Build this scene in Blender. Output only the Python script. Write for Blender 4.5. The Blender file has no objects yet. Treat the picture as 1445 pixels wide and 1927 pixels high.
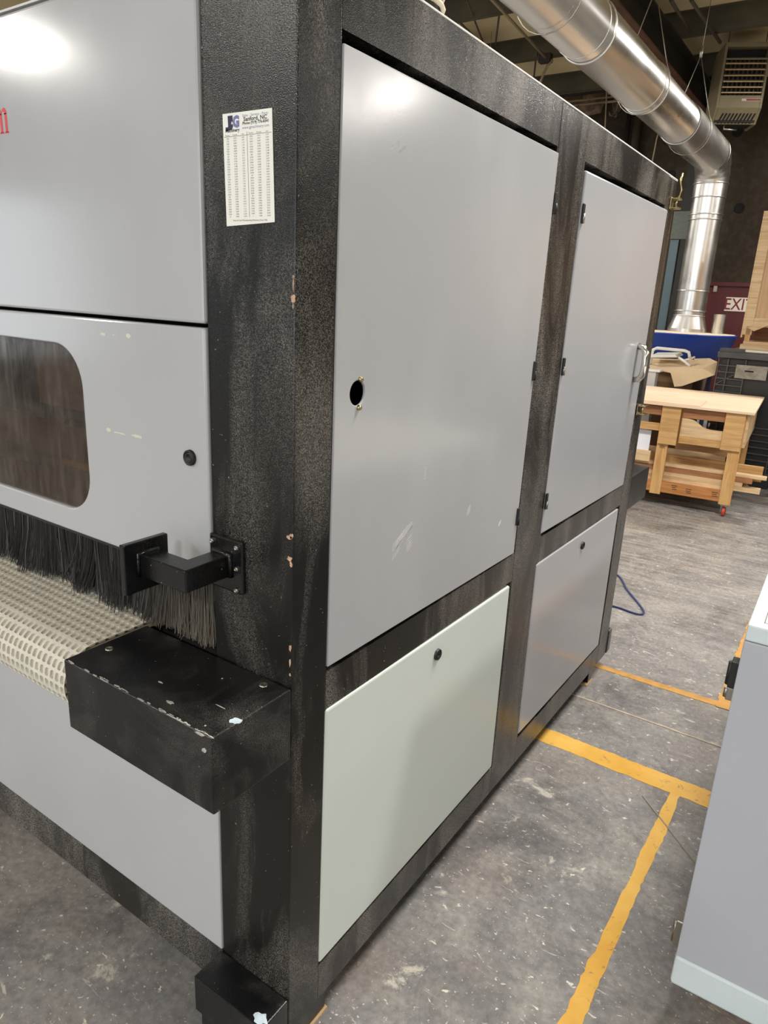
import bpy, bmesh, math, random
from mathutils import Vector, Matrix
import numpy as np
random.seed(7)
S = bpy.context.scene
COL = S.collection
# ------------------------------------------------------------------ camera (solved from the machine's edges)
F_PX, CXP, CYP = 1320.2626, 722.5, 963.5
CAM = np.array([0.75877, -0.86440, 1.6428])
YAW, PITCH, ROLL = math.radians(33.56999), math.radians(16.8865), math.radians(2.79165)
_f = np.array([-math.sin(YAW)*math.cos(PITCH), math.cos(YAW)*math.cos(PITCH), -math.sin(PITCH)])
_r = np.cross(_f, [0, 0, 1]); _r /= np.linalg.norm(_r); _u = np.cross(_r, _f)
RR = math.cos(ROLL)*_r + math.sin(ROLL)*_u
UU = -math.sin(ROLL)*_r + math.cos(ROLL)*_u
cd = bpy.data.cameras.new('camera'); co = bpy.data.objects.new('camera', cd); COL.objects.link(co)
co.matrix_world = Matrix(((RR[0], UU[0], -_f[0], CAM[0]), (RR[1], UU[1], -_f[1], CAM[1]), (RR[2], UU[2], -_f[2], CAM[2]), (0, 0, 0, 1)))
cd.sensor_fit = 'VERTICAL'; cd.sensor_height = 36; cd.lens = F_PX/1927*36; cd.clip_start = .02; cd.clip_end = 200
S.camera = co
# ------------------------------------------------------------------ world: overcast daylight entering by the dock openings
W = bpy.data.worlds.new('daylight'); S.world = W; W.use_nodes = True
bg = W.node_tree.nodes['Background']; bg.inputs[0].default_value = (.86, .93, 1, 1); bg.inputs[1].default_value = 3.0
S.view_settings.view_transform = 'Standard'; S.view_settings.look = 'None'
S.view_settings.gamma = 1; S.view_settings.use_curve_mapping = False
S.view_settings.exposure = -0.16
LAMP_W = 215.0
SKY_T = .42
# ------------------------------------------------------------------ helpers
def ray(px, py):
    return RR*((px-CXP)/F_PX) - UU*((py-CYP)/F_PX) + _f
def at(px, py, ax, v):                     # photo pixel -> point on the plane coordinate[ax] = v
    d = ray(px, py); return CAM + d*((v-CAM[ax])/d[ax])

def L(c):                                  # sRGB 0-255 -> linear
    return tuple(((x/255)/12.92 if x/255 <= .04045 else ((x/255+.055)/1.055)**2.4) for x in c) + (1,)

class N:
    def __init__(s, name):
        s.m = bpy.data.materials.new(name); s.m.use_nodes = True; s.t = s.m.node_tree; s.n = s.t.nodes
        s.b = s.n['Principled BSDF']; s.out = s.n['Material Output']
        s._tc = None
    def add(s, ty, **k):
        o = s.n.new(ty)
        for a, v in k.items(): setattr(o, a, v)
        return o
    def link(s, a, b): s.t.links.new(a, b)
    def tc(s, scale=(1, 1, 1), rot=(0, 0, 0), loc=(0, 0, 0), gen='Object'):
        if s._tc is None: s._tc = s.add('ShaderNodeTexCoord')
        m = s.add('ShaderNodeMapping'); m.inputs['Scale'].default_value = scale; m.inputs['Rotation'].default_value = rot
        m.inputs['Location'].default_value = loc
        s.link(s._tc.outputs[gen], m.inputs[0]); return m.outputs[0]
    def noise(s, scale, detail=3, rough=.55, vec=None, dist=0):
        o = s.add('ShaderNodeTexNoise'); o.inputs['Scale'].default_value = scale; o.inputs['Detail'].default_value = detail
        o.inputs['Roughness'].default_value = rough; o.inputs['Distortion'].default_value = dist
        s.link(vec if vec is not None else s.tc(), o.inputs['Vector']); return o.outputs[0]
    def ramp(s, fac, *stops):
        o = s.add('ShaderNodeValToRGB'); cr = o.color_ramp
        while len(cr.elements) < len(stops): cr.elements.new(.5)
        for e, (p, c) in zip(cr.elements, stops):
            e.position = p; e.color = c if not isinstance(c, (int, float)) else (c, c, c, 1)
        s.link(fac, o.inputs[0]); return o.outputs[0]
    def mix(s, fac, a, b, mode='MIX'):
        o = s.add('ShaderNodeMix', data_type='RGBA', blend_type=mode)
        for sock, v in ((o.inputs[0], fac), (o.inputs[6], a), (o.inputs[7], b)):
            if hasattr(v, 'default_value') and hasattr(v, 'is_linked'): s.link(v, sock)
            else: sock.default_value = v
        return o.outputs[2]
    def math(s, op, a, b=0.0):
        o = s.add('ShaderNodeMath', operation=op)
        for sock, v in ((o.inputs[0], a), (o.inputs[1], b)):
            if hasattr(v, 'is_linked'): s.link(v, sock)
            else: sock.default_value = v
        return o.outputs[0]
    def bump(s, h, strength=.2, dist=.002):
        o = s.add('ShaderNodeBump'); o.inputs['Strength'].default_value = strength; o.inputs['Distance'].default_value = dist
        s.link(h, o.inputs['Height']); s.link(o.outputs[0], s.b.inputs['Normal'])
    def set(s, col=None, rough=None, metal=None, spec=None):
        for nm, v in (('Base Color', col), ('Roughness', rough), ('Metallic', metal), ('Specular IOR Level', spec)):
            if v is None: continue
            if hasattr(v, 'is_linked'): s.link(v, s.b.inputs[nm])
            else: s.b.inputs[nm].default_value = v
        return s.m

def plain(name, c, rough=.5, metal=0, spec=.5, var=.0, sc=8):
    n = N(name)
    col = L(c)
    if var:
        f = n.noise(sc, 4); d = tuple(x*(1-var) for x in col[:3])+(1,); e = tuple(min(1, x*(1+var)) for x in col[:3])+(1,)
        col = n.ramp(f, (.3, d), (.7, e))
    return n.set(col, rough, metal, spec)

def black_paint(name, c=(24, 24, 25), dust=.6, rough=.34, seed=0., smear=(1, 1, .4), lo=.46):
    """hammertone enamel: fine pebbled relief, dust lying in smeared patches, fine specks"""
    n = N(name); v = n.tc(loc=(seed, seed*2, seed*3))
    big = n.noise(5.0, 5, .62, n.tc(scale=smear, loc=(seed, seed, 0)), .8)
    fine = n.noise(540, 2, .6, v)
    m = n.math('MULTIPLY', n.ramp(big, (lo, 0.0), (lo+.24, 1.0)), n.ramp(fine, (.46, .04), (.64, 1.0)))
    m = n.math('MULTIPLY', m, dust)
    scr = n.ramp(n.noise(14, 5, .62, n.tc(scale=(1, 1, 7), rot=(.6, .35, .2)), 1.0), (.70, 0.0), (.80, 1.0))
    m = n.math('MAXIMUM', m, n.math('MULTIPLY', scr, .22*dust))
    spk = n.ramp(n.noise(170, 1, .5, n.tc(loc=(3, 1, 2))), (.765, 0.0), (.80, 1.0))
    m = n.math('MAXIMUM', m, n.math('MULTIPLY', spk, .6))
    col = n.mix(m, L(c), L((172, 166, 158)))
    n.bump(n.noise(520, 1, .5, v), .40, .0010)
    r = n.math('ADD', n.math('MULTIPLY', m, .35), rough)
    return n.set(col, r, 0, .42)

def grey_paint(name, c, rough=.3, smudge=.5, peel=.06, seed=0.):
    n = N(name)
    st = n.noise(3.4, 4, .5, n.tc(scale=(1, 1, .6), loc=(seed, 2*seed, seed)))
    sm = n.ramp(st, (.46, 0.0), (.78, 1.0))
    lite = tuple(min(1, x*1.28+.02) for x in L(c)[:3])+(1,)
    dk = tuple(x*.90 for x in L(c)[:3])+(1,)
    base = n.mix(n.noise(1.3, 4, .5, n.tc(loc=(seed, 0, seed))), dk, L(c))
    f = n.math('MULTIPLY', sm, .28*smudge)
    scr = n.ramp(n.noise(60, 3, .6, n.tc(scale=(1.5, 1.5, .10), rot=(.9, .4, .3), loc=(seed, 1, 0))), (.66, 0.0), (.80, 1.0))
    scr = n.math('MULTIPLY', scr, n.ramp(n.noise(3.5, 3, .5, n.tc(loc=(seed, 8, 3))), (.5, 0.0), (.7, 1.0)))
    f = n.math('MAXIMUM', f, n.math('MULTIPLY', scr, .45*smudge))
    sp = n.ramp(n.noise(110, 1, .5, n.tc(loc=(4+seed, 1, 2))), (.79, 0.0), (.81, 1.0))
    f = n.math('MAXIMUM', f, n.math('MULTIPLY', sp, .5*smudge))
    col = n.mix(f, base, lite)
    n.bump(n.noise(190, 2, .5, n.tc()), peel, .001)
    r = n.math('ADD', n.math('MULTIPLY', sm, .14*smudge), rough)
    return n.set(col, r, 0, .5)

def wood(name, c1, c2, axis=0, sc=1.0, rough=.62, stain=.15):
    n = N(name); s = [14*sc]*3; s[axis] = .9*sc
    g = n.noise(2.2, 5, .6, n.tc(scale=tuple(s)), 1.2)
    col = n.ramp(g, (.28, L(c2)), (.55, L(c1)), (.8, tuple(min(1, x*1.12) for x in L(c1)[:3])+(1,)))
    b = n.noise(3.5, 4, .6, n.tc(loc=(5, 5, 5)))
    col = n.mix(n.math('MULTIPLY', n.ramp(b, (.52, 0.0), (.72, 1.0)), stain), col, L(tuple(x*.62 for x in c2)))
    n.bump(g, .12, .002)
    return n.set(col, rough, 0, .3)

def metal(name, c, rough=.3, var=.12, sc=6, stretch=(1, 1, 1)):
    n = N(name); f = n.noise(sc, 4, .6, n.tc(scale=stretch))
    col = n.ramp(f, (.3, tuple(x*(1-var) for x in L(c)[:3])+(1,)), (.7, L(c)))
    r = n.ramp(f, (.3, rough*.8), (.7, rough*1.25))
    return n.set(col, r, 1, .5)

M = {}
M['black'] = black_paint('black_hammertone', (14, 14, 11), .40, .33, 0., (1, 1, .5), .48)
M['black_side'] = black_paint('black_hammertone_dusty', (30, 28, 26), .78, .24, 3.3, (1, 1, .3), .42)
M['black_box'] = black_paint('black_hammertone_box', (14, 14, 16), .32, .30, 7.1, (1, 1, 1), .46)
M['black_gloss'] = black_paint('black_enamel', (18, 18, 19), .10, .13, 1.7)
M['black_post'] = black_paint('black_hammertone_post', (14, 14, 11), .55, .25, 1.3, (1, 1, .35), .47)
M['dark'] = plain('dark_inside', (10, 10, 10), .8)
M['grey'] = grey_paint('grey_enamel', (174, 175, 179), .17, .7, .03)
M['grey_front'] = grey_paint('grey_enamel_front', (180, 181, 183), .14, .4, .02, 2.2)
M['grey_rear'] = grey_paint('grey_enamel_rear', (172, 173, 178), .17, .4, .03, 5.1)
M['pale'] = grey_paint('pale_green_grey_enamel', (208, 216, 211), .38, .12, .02, 8.)
M['edge'] = plain('grey_folded_edge', (205, 206, 206), .4)
M['chrome'] = metal('bright_steel', (225, 222, 214), .16)
M['brass'] = metal('yellow_zinc', (196, 180, 138), .28, .25, 60)
M['steel'] = metal('screw_steel', (170, 166, 158), .35)
M['galv'] = metal('galvanised_sheet', (232, 230, 226), .30, .10, 3, (1, .3, 1))
M['rubber'] = plain('black_rubber', (26, 26, 27), .5)
M['red_ink'] = plain('red_ink', (205, 62, 66), .45, var=.06, sc=40)
M['cable'] = metal('wire_rope', (190, 186, 178), .4)

# ------------------------------------------------------------------ mesh building
class MB:
    def __init__(s): s.v = []; s.f = []; s.sm = []
    def add(s, vs, fs, smooth=False):
        o = len(s.v); s.v += [tuple(map(float, p)) for p in vs]; s.f += [tuple(i+o for i in f) for f in fs]; s.sm += [smooth]*len(fs); return s
    def box(s, x0, x1, y0, y1, z0, z1):
        x0, x1 = min(x0, x1), max(x0, x1); y0, y1 = min(y0, y1), max(y0, y1); z0, z1 = min(z0, z1), max(z0, z1)
        v = [(x0,y0,z0),(x1,y0,z0),(x1,y1,z0),(x0,y1,z0),(x0,y0,z1),(x1,y0,z1),(x1,y1,z1),(x0,y1,z1)]
        return s.add(v, [(0,3,2,1),(4,5,6,7),(0,1,5,4),(1,2,6,5),(2,3,7,6),(3,0,4,7)])
    def hexa(s, v):                       # 8 corners, bottom ring then top ring
        return s.add(v, [(0,3,2,1),(4,5,6,7),(0,1,5,4),(1,2,6,5),(2,3,7,6),(3,0,4,7)])
    def prism(s, poly, axis, a, b):       # polygon in the two other axes, extruded along axis
        def mk(p, h):
            q = [0, 0, 0]; o = [i for i in range(3) if i != axis]; q[o[0]], q[o[1]] = p; q[axis] = h; return q
        n = len(poly); v = [mk(p, a) for p in poly]+[mk(p, b) for p in poly]
        f = [tuple(range(n)), tuple(range(2*n-1, n-1, -1))]+[(i, i+n, (i+1) % n+n, (i+1) % n) for i in range(n)]
        return s.add(v, f)
    def tube(s, pts, r, n=10, closed=False, caps=True):
        P = [Vector(map(float, p)) for p in pts]; m = len(P); rs = r if isinstance(r, (list, tuple)) else [r]*m
        vs = []; up = None
        for i in range(m):
            if closed: t = P[(i+1) % m]-P[i-1]
            else: t = P[min(i+1, m-1)]-P[max(i-1, 0)]
            t.normalize()
            if up is None:
                up = Vector((0, 0, 1)) if abs(t.z) < .9 else Vector((1, 0, 0))
            a = t.cross(up); a.normalize(); b = a.cross(t); up = b
            for k in range(n):
                an = 2*math.pi*k/n; vs.append(P[i]+(a*math.cos(an)+b*math.sin(an))*rs[i])
        fs = []
        for i in range(m if closed else m-1):
            j = (i+1) % m
            for k in range(n): fs.append((i*n+k, i*n+(k+1) % n, j*n+(k+1) % n, j*n+k))
        s.add(vs, fs, True)
        if caps and not closed:
            o = len(s.v)-m*n
            s.f += [tuple(o+k for k in range(n))[::-1], tuple(o+(m-1)*n+k for k in range(n))]; s.sm += [False, False]
        return s
    def cyl(s, a, b, r, n=20): return s.tube([a, b], r, n)
    def ring(s, c, axis, R, r, n=32, k=8):
        o = [i for i in range(3) if i != axis]; pts = []
        for i in range(n):
            p = list(c); p[o[0]] += R*math.cos(2*math.pi*i/n); p[o[1]] += R*math.sin(2*math.pi*i/n); pts.append(p)
        return s.tube(pts, r, k, closed=True)
    def lathe(s, c, prof, n=32, axis=2):
        vs = []; m = len(prof); o = [(1, 2), (2, 0), (0, 1)][axis]
        for i in range(n):
            a = 2*math.pi*i/n
            for r, h in prof:
                p = list(c); p[o[0]] += r*math.cos(a); p[o[1]] += r*math.sin(a); p[axis] += h; vs.append(p)
        fs = []
        for i in range(n):
            j = (i+1) % n
            for k in range(m-1): fs.append((i*m+k, j*m+k, j*m+k+1, i*m+k+1))
        return s.add(vs, fs, True)
    def build(s, name, mat, parent=None, bevel=0, seg=2, local=False, kind=None, label=None, recalc=True):
        me = bpy.data.meshes.new(name)
        v = s.v
        if parent is not None and not local:
            inv = world(parent).inverted(); v = [tuple(inv @ Vector(p)) for p in v]
        me.from_pydata(v, [], s.f)
        me.polygons.foreach_set('use_smooth', s.sm)
        if recalc:
            bm = bmesh.new(); bm.from_mesh(me); bmesh.ops.recalc_face_normals(bm, faces=bm.faces)
            if bevel:
                es = [e for e in bm.edges if len(e.link_faces) == 2 and e.calc_face_angle(0) > .5]
                bmesh.ops.bevel(bm, geom=es, offset=bevel, segments=seg, affect='EDGES', profile=.5, clamp_overlap=True)
            bm.to_mesh(me); bm.free()
        me.materials.append(mat if not isinstance(mat, str) else M[mat])
        o = bpy.data.objects.new(name, me); COL.objects.link(o)
        if parent is not None: o.parent = parent
        if kind: o['kind'] = kind
        if label: o['label'] = label
        return o
def world(o):
    m = o.matrix_basis.copy()
    while o.parent is not None:
        o = o.parent; m = o.matrix_basis @ m
    return m
def tag(o, label, cat, group=None):
    o['label'] = label; o['category'] = cat
    if group: o['group'] = group
    return o
def thing(name, loc, label, cat, rz=0, group=None):
    o = bpy.data.objects.new(name, None); COL.objects.link(o); o.location = tuple(map(float, loc)); o.rotation_euler = (0, 0, rz)
    o.empty_display_size = .1
    return tag(o, label, cat, group)
def struct(o): o['kind'] = 'structure'; return o
def clone(o, parent, off):
    c = o.copy(); COL.objects.link(c); c.parent = parent; c.location = o.location + Vector(off); return c
def text_mesh(name, body, size, mat, parent, origin, xdir, ydir, align='LEFT', spacing=1.0, line=1.0, sx=1.0, ext=.0, shear=0, weight=0):
    cu = bpy.data.curves.new(name, 'FONT'); cu.body = body; cu.size = size; cu.align_x = align; cu.resolution_u = 2
    cu.space_character = spacing; cu.space_line = line; cu.extrude = ext; cu.shear = shear; cu.offset = weight
    to = bpy.data.objects.new('tmp_text', cu); COL.objects.link(to)
    dg = bpy.context.evaluated_depsgraph_get(); dg.update()
    me = bpy.data.meshes.new_from_object(to.evaluated_get(dg)); me.name = name
    bpy.data.objects.remove(to)
    X, Y = Vector(xdir), Vector(ydir); O = Vector(tuple(map(float, origin))); Z = X.cross(Y)
    inv = world(parent).inverted()
    for v in me.vertices: v.co = inv @ (O + X*(v.co.x*sx) + Y*v.co.y + Z*v.co.z)
    me.materials.clear(); me.materials.append(M[mat] if isinstance(mat, str) else mat)
    o = bpy.data.objects.new(name, me); COL.objects.link(o); o.parent = parent; return o

# ================================================================== SETTING
def floor_mat():
    n = N('worn_concrete')
    a = n.noise(.9, 6, .62, None, .6); b = n.noise(5.5, 6, .68, n.tc(loc=(3, 2, 0)), .6)
    c = n.noise(46, 4, .62, n.tc(loc=(1, 5, 0)))
    base = n.ramp(a, (.32, L((106, 104, 104))), (.50, L((128, 126, 126))), (.70, L((156, 151, 144))))
    base = n.mix(n.math('MULTIPLY', n.ramp(b, (.46, 0.0), (.68, 1.0)), .55), base, L((164, 159, 150)))
    base = n.mix(n.math('MULTIPLY', n.ramp(n.noise(2.6, 6, .72, n.tc(loc=(9, 4, 0)), .8), (.48, 0.0), (.66, 1.0)), .8), base, L((86, 84, 85)))
    base = n.mix(n.math('MULTIPLY', n.ramp(n.noise(1.7, 4, .6, n.tc(loc=(2, 14, 0))), (.54, 0.0), (.74, 1.0)), .40), base, L((150, 132, 116)))
    far = n.add('ShaderNodeSeparateXYZ'); n.link(n.tc(), far.inputs[0])
    drag = n.ramp(n.math('MULTIPLY', far.outputs[1], .1), (.24, .08), (.40, 1.0))      # sweeping and dragging marks where boards are stacked
    stk = n.noise(4, 6, .66, n.tc(scale=(.45, 5, 1), rot=(0, 0, .1)), .4)
    base = n.mix(n.math('MULTIPLY', n.math('MULTIPLY', n.ramp(stk, (.44, 0.0), (.66, 1.0)), .6), drag), base, L((178, 172, 163)))
    base = n.mix(.65, base, n.mix(1., base, n.ramp(c, (.25, .5), (.75, 1.4)), 'MULTIPLY'))
    s1 = n.ramp(n.noise(34, 3, .6, n.tc(scale=(1, 1.6, 1), rot=(0, 0, .7), loc=(7, 7, 0)), .6), (.655, 0.0), (.70, 1.0))
    s2 = n.ramp(n.noise(120, 2, .5, n.tc(loc=(2, 9, 0))), (.67, 0.0), (.72, 1.0))
    s3 = n.ramp(n.noise(18, 4, .7, n.tc(scale=(.5, 2.2, 1), rot=(0, 0, -.6), loc=(1, 3, 0)), 1.), (.645, 0.0), (.70, 1.0))
    s4 = n.ramp(n.noise(7, 6, .75, n.tc(loc=(21, 3, 0)), .3), (.61, 0.0), (.69, 1.0))
    sp = n.math('MAXIMUM', n.math('MAXIMUM', s1, n.math('MULTIPLY', s2, .8)), n.math('MAXIMUM', n.math('MULTIPLY', s3, .6), n.math('MULTIPLY', s4, .7)))
    base = n.mix(n.math('MULTIPLY', sp, .85), base, L((220, 214, 200)))
    n.bump(n.mix(.4, c, b), .3, .004)
    return n.set(base, n.ramp(b, (.3, .36), (.7, .58)), 0, .5)
M['floor'] = floor_mat()
X0, X1, Y0, Y1, ZC = -15.0, 12.0, -12.0, 12.0, 5.05
floor = struct(MB().box(X0, X1, Y0, Y1, -.1, 0).build('floor', 'floor'))
def paint_line_mat():
    n = N('worn_yellow_paint')
    w = n.ramp(n.noise(26, 5, .7, None, 1.), (.60, 0.0), (.68, 1.0))
    col = n.mix(n.math('MULTIPLY', w, .75), n.ramp(n.noise(5, 4), (.3, L((208, 156, 56))), (.7, L((232, 186, 92)))), L((112, 104, 92)))
    n.bump(n.noise(40, 3), .2, .002)
    return n.set(col, .5, 0, .4)
M['yellow'] = paint_line_mat()
M['orange_line'] = plain('old_orange_paint', (188, 140, 70), .6, var=.18, sc=20)
M['hairline'] = plain('hairline_crack', (150, 140, 122), .8)
M['joint'] = plain('joint_filler', (190, 176, 156), .7, var=.2, sc=30)
SZ = .0010
def strip(name, mat, p0, p1, w0, w1=None, jag=.004, n=110, z=.0015, label=None):
    """painted stripe with ragged edges, 1.5 mm of paint on the slab"""
    global SZ; SZ += .0004; z = SZ
    w1 = w1 or w0; p0, p1 = Vector((*p0, 0)), Vector((*p1, 0)); d = p1-p0; t = Vector((-d.y, d.x, 0)).normalized()
    v = []; f = []; rl = rr = 0
    for i in range(n+1):
        k = i/n; rl = .5*rl+random.gauss(0, jag*.45); rr = .5*rr+random.gauss(0, jag*.45); w = (w0*(1-k)+w1*k)/2; c = p0+d*k
        a, b = c+t*max(w+rl, .002), c-t*max(w+rr, .002)
        v += [(a.x, a.y, z), (b.x, b.y, z), (a.x, a.y, -.002), (b.x, b.y, -.002)]
        if i:
            o = 4*i-4; f += [(o, o+1, o+5, o+4), (o, o+4, o+6, o+2), (o+1, o+3, o+7, o+5)]
    return MB().add(v, f).build(name, mat, floor, label=label)
strip('floor_stripe', 'yellow', (-.45, 1.553), (1.4, 1.545), .098, label='wide yellow stripe across the aisle')
strip('floor_stripe', 'yellow', (.474, -.6), (.493, 1.50), .050, .036, label='long narrow yellow stripe along the aisle')
strip('floor_stripe', 'orange_line', (-.2, 2.248), (.60, 2.258), .034, .05, .002, label='thin faded orange stripe')
strip('floor_stripe', 'orange_line', (.56, 2.23), (.50, 3.35), .12, .03, .006, label='short faded orange stripe beside the grey cabinet')
strip('floor_joint', 'joint', (-1.0, 1.93), (.9, 1.912), .010, .007, .002, 80)
strip('floor_joint', 'hairline', (.40, 1.42), (.70, 1.12), .004, .003, .0012)

def conc():
    n = N('dark_tilt_up_concrete'); a = n.noise(.8, 5, .6); b = n.noise(9, 5, .6)
    col = n.ramp(a, (.3, L((48, 41, 32))), (.7, L((70, 61, 48))))
    col = n.mix(n.math('MULTIPLY', n.ramp(b, (.45, 0.0), (.7, 1.0)), .3), col, L((92, 85, 74)))
    n.bump(b, .2, .01); return n.set(col, .85, 0, .2)
M['concrete_wall'] = conc()
M['side_wall'] = plain('painted_block', (196, 192, 186), .8, var=.12, sc=2)
wb = struct(MB().box(X0, X1, Y1, Y1+.2, 0, ZC+.2).build('wall_back', 'concrete_wall'))
for px, py in ((1388, 248), (1256, 262), (1391, 392), (1262, 330)):
    p = at(px, py, 1, Y1)
    MB().lathe((p[0], Y1-.004, p[2]), [(.0, .003), (.052, .003), (.06, 0), (.072, -.008), (.078, .004)], 16, 1).build('tie_hole', 'dark', wb)
struct(MB().box(X1, X1+.2, Y0, Y1, 0, ZC+.2).build('wall_right', 'side_wall'))
def holed_wall(name, along, lo, hi, c, th, op):       # a wall with one dock opening (lo,hi,height)
    m = MB(); a, b, h = op
    for u0, u1, z0, z1 in ((lo, a, 0, ZC+.2), (b, hi, 0, ZC+.2), (a, b, h, ZC+.2)):
        (m.box(u0, u1, c, c+th, z0, z1) if along == 0 else m.box(c, c+th, u0, u1, z0, z1))
    return struct(m.build(name, 'side_wall'))
holed_wall('wall_front', 0, X0, X1, Y0-.2, .2, (-8.5, 6.5, 4.3))
holed_wall('wall_left', 1, Y0, Y1, X0-.2, .2, (-9.6, -6.2, 3.4))
n = N('vinyl_faced_insulation'); a = n.noise(.7, 4, .6)
M['deck'] = n.set(n.ramp(a, (.35, L((196, 180, 142))), (.7, L((228, 214, 176)))), .8, 0, .2)
M['purlin'] = plain('olive_brown_steel', (78, 72, 56), .6, var=.2, sc=4)
M['girder'] = plain('dark_girder_steel', (44, 40, 36), .6, var=.2, sc=4)
M['rust'] = plain('red_oxide_flange', (92, 62, 48), .65, var=.25, sc=5)
M['rod'] = plain('brown_rod', (74, 66, 54), .6)
SKY = ((-7.3, -6.0), (3.6, 4.9)); SY0, SY1 = -10.0, 10.0      # two strips of translucent roof sheet
m = MB(); xs_ = [X0]+[v for a in SKY for v in a]+[X1]
for a, b in zip(xs_[::2], xs_[1::2]): m.box(a, b, Y0, Y1, ZC, ZC+.15)
for a, b in SKY: m.box(a, b, Y0, SY0, ZC, ZC+.15).box(a, b, SY1, Y1, ZC, ZC+.15)
ceil = struct(m.build('ceiling', 'deck'))
n = N('translucent_roof_sheet'); tr = n.add('ShaderNodeBsdfTransparent'); tr.inputs[0].default_value = (SKY_T, SKY_T, SKY_T, 1); n.link(tr.outputs[0], n.out.inputs[0])
for a, b in SKY: MB().box(a+.001, b-.001, SY0+.001, SY1-.001, ZC+.08, ZC+.083).build('skylight', n.m, ceil)
for k in range(-13, 4):
    y = 9.05+1.62*k+ (1.62 if k > 2 else 0)*0
    if y > Y1-.1 or y < Y0+.1: continue
    m = MB().box(X0, X1, y-.004, y+.004, 4.8, ZC).box(X0, X1, y, y+.075, 4.8, 4.808).box(X0, X1, y-.075, y, ZC-.008, ZC)
    m.build('purlin', 'purlin', ceil)
g = MB().box(-2.03, -2.01, Y0, Y1, 4.45, 4.8).box(-2.14, -1.9, Y0, Y1, 4.78, 4.8).build('girder', 'girder', ceil)
MB().box(-2.14, -1.9, Y0, Y1, 4.43, 4.45).build('flange', 'rust', g, label='red-brown bottom flange')
MB().box(-2.45, -2.20, Y0, Y1, 4.60, 4.63).build('cable_tray', plain('grey_tray', (110, 112, 114), .5, var=.15), ceil, label='grey channel beside the girder')
# sag rods between purlins
for a, b in (((878, 0), (915, 95)), ((940, 22), (930, 100)), ((865, 42), (922, 98)), ((1010, 95), (1004, 150))):
    p, q = at(*a, 2, 4.83), at(*b, 2, 4.83)
    MB().cyl(p, q, .012, 6).build('sag_rod', 'rod', ceil)
for a, b in (((1262, 0), (1300, 62)), ((1300, 0), (1355, 80))):
    p, q = at(*a, 2, 4.78), at(*b, 2, 4.78)
    MB().cyl(p, q, .02, 6).build('brace_rod', 'rod', ceil)

# red exit door in the back wall
M['red'] = plain('dark_red_paint', (80, 19, 20), .5, var=.12, sc=3)
d0 = at(1322, 531, 1, Y1-.03)
door = thing('door_1', (d0[0]+.55, Y1, 0), 'dark red steel exit door in the back wall', 'door'); del door['category']; del door['label']; struct(door)
dx0, dx1 = d0[0]+.02, d0[0]+1.12
MB().box(dx0, dx1, Y1-.05, Y1+.01, .01, 2.09).build('door_leaf', 'red', door, .004)
MB().box(dx0-.07, dx0, Y1-.09, Y1+.01, 0, 2.15).box(dx1, dx1+.07, Y1-.09, Y1+.01, 0, 2.15).box(dx0, dx1, Y1-.09, Y1+.01, 2.09, 2.15).build('door_frame', 'red', door)
p = at(1347, 543, 1, Y1-.06)
MB().box(p[0]-.03, p[0]+.02, Y1-.09, Y1-.05, p[2]-.05, p[2]+.05).build('door_closer', plain('closer_cream', (170, 160, 150), .5), door)
# EXIT sign screwed to the door
e0 = at(1362, 585, 1, Y1-.06); e1 = at(1367, 559, 1, Y1-.06)
ez0, ez1, ex0 = e0[2], e1[2], e0[0]; ex1 = ex0+.40
ex = thing('exit_sign', (ex0+.2, Y1-.055, ez0), 'white exit sign with red letters on the red door', 'sign')
MB().box(ex0, ex1, Y1-.062, Y1-.05, ez0, ez1).build('plate', plain('sign_white', (226, 218, 205), .5), ex, .002)
text_mesh('lettering', 'EXIT', (ez1-ez0)*1.16, plain('sign_red', (120, 26, 26), .5), ex, ((ex0+ex1)/2, Y1-.0632, ez0+(ez1-ez0)*.12), (1, 0, 0), (0, 0, 1), 'CENTER', 1.05, 1, .80, .0006, 0, .002)

# columns and pipes by the back wall
def column(name, px, py, y, w, mat, label, cat='column'):
    p = at(px, py, 1, y)
    m = MB().box(p[0]-w/2, p[0]+w/2, y, y+.012, 0, ZC-.02).box(p[0]-w/2, p[0]+w/2, y+.2, y+.212, 0, ZC-.02).box(p[0]-.008, p[0]+.008, y+.012, y+.2, 0, ZC-.02)
    return tag(m.build(name, mat), label, cat)
column('steel_column', 1288, 470, 11.2, .26, plain('black_column_steel', (20, 19, 17), .6, var=.2), 'black steel column behind the silver vertical duct')
gp = at(1265, 480, 1, 10.4)
gc = thing('galvanised_post', (gp[0], 10.4, 0), 'blue-grey galvanised post standing behind the blue dust collector', 'post')
MB().box(gp[0]-.06, gp[0]+.05, 10.4, 10.48, 0, 2.655).box(gp[0]+.05, gp[0]+.065, 10.38, 10.48, 0, 2.655).build('shaft', metal('blue_grey_zinc', (92, 104, 108), .4, .2, 3), gc, .004)
MB().box(gp[0]-.06, gp[0]+.16, 10.37, 10.395, 2.655, 3.03).build('head_plate', metal('spangled_zinc', (108, 112, 104), .5, .4, 30), gc, .004, label='mottled zinc head plate')
for px, py, r in ((1195, 268, .065), (1178, 262, .04)):
    p = at(px, py, 1, 11.85)
    tag(MB().cyl((p[0], 11.85, 0.0), (p[0], 11.85, 4.8), r, 12).build('wall_pipe', 'rod' if r > .05 else 'girder'),
        'thick brown pipe running up the back wall' if r > .05 else 'thin dark pipe beside the thick one on the back wall', 'pipe')
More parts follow.
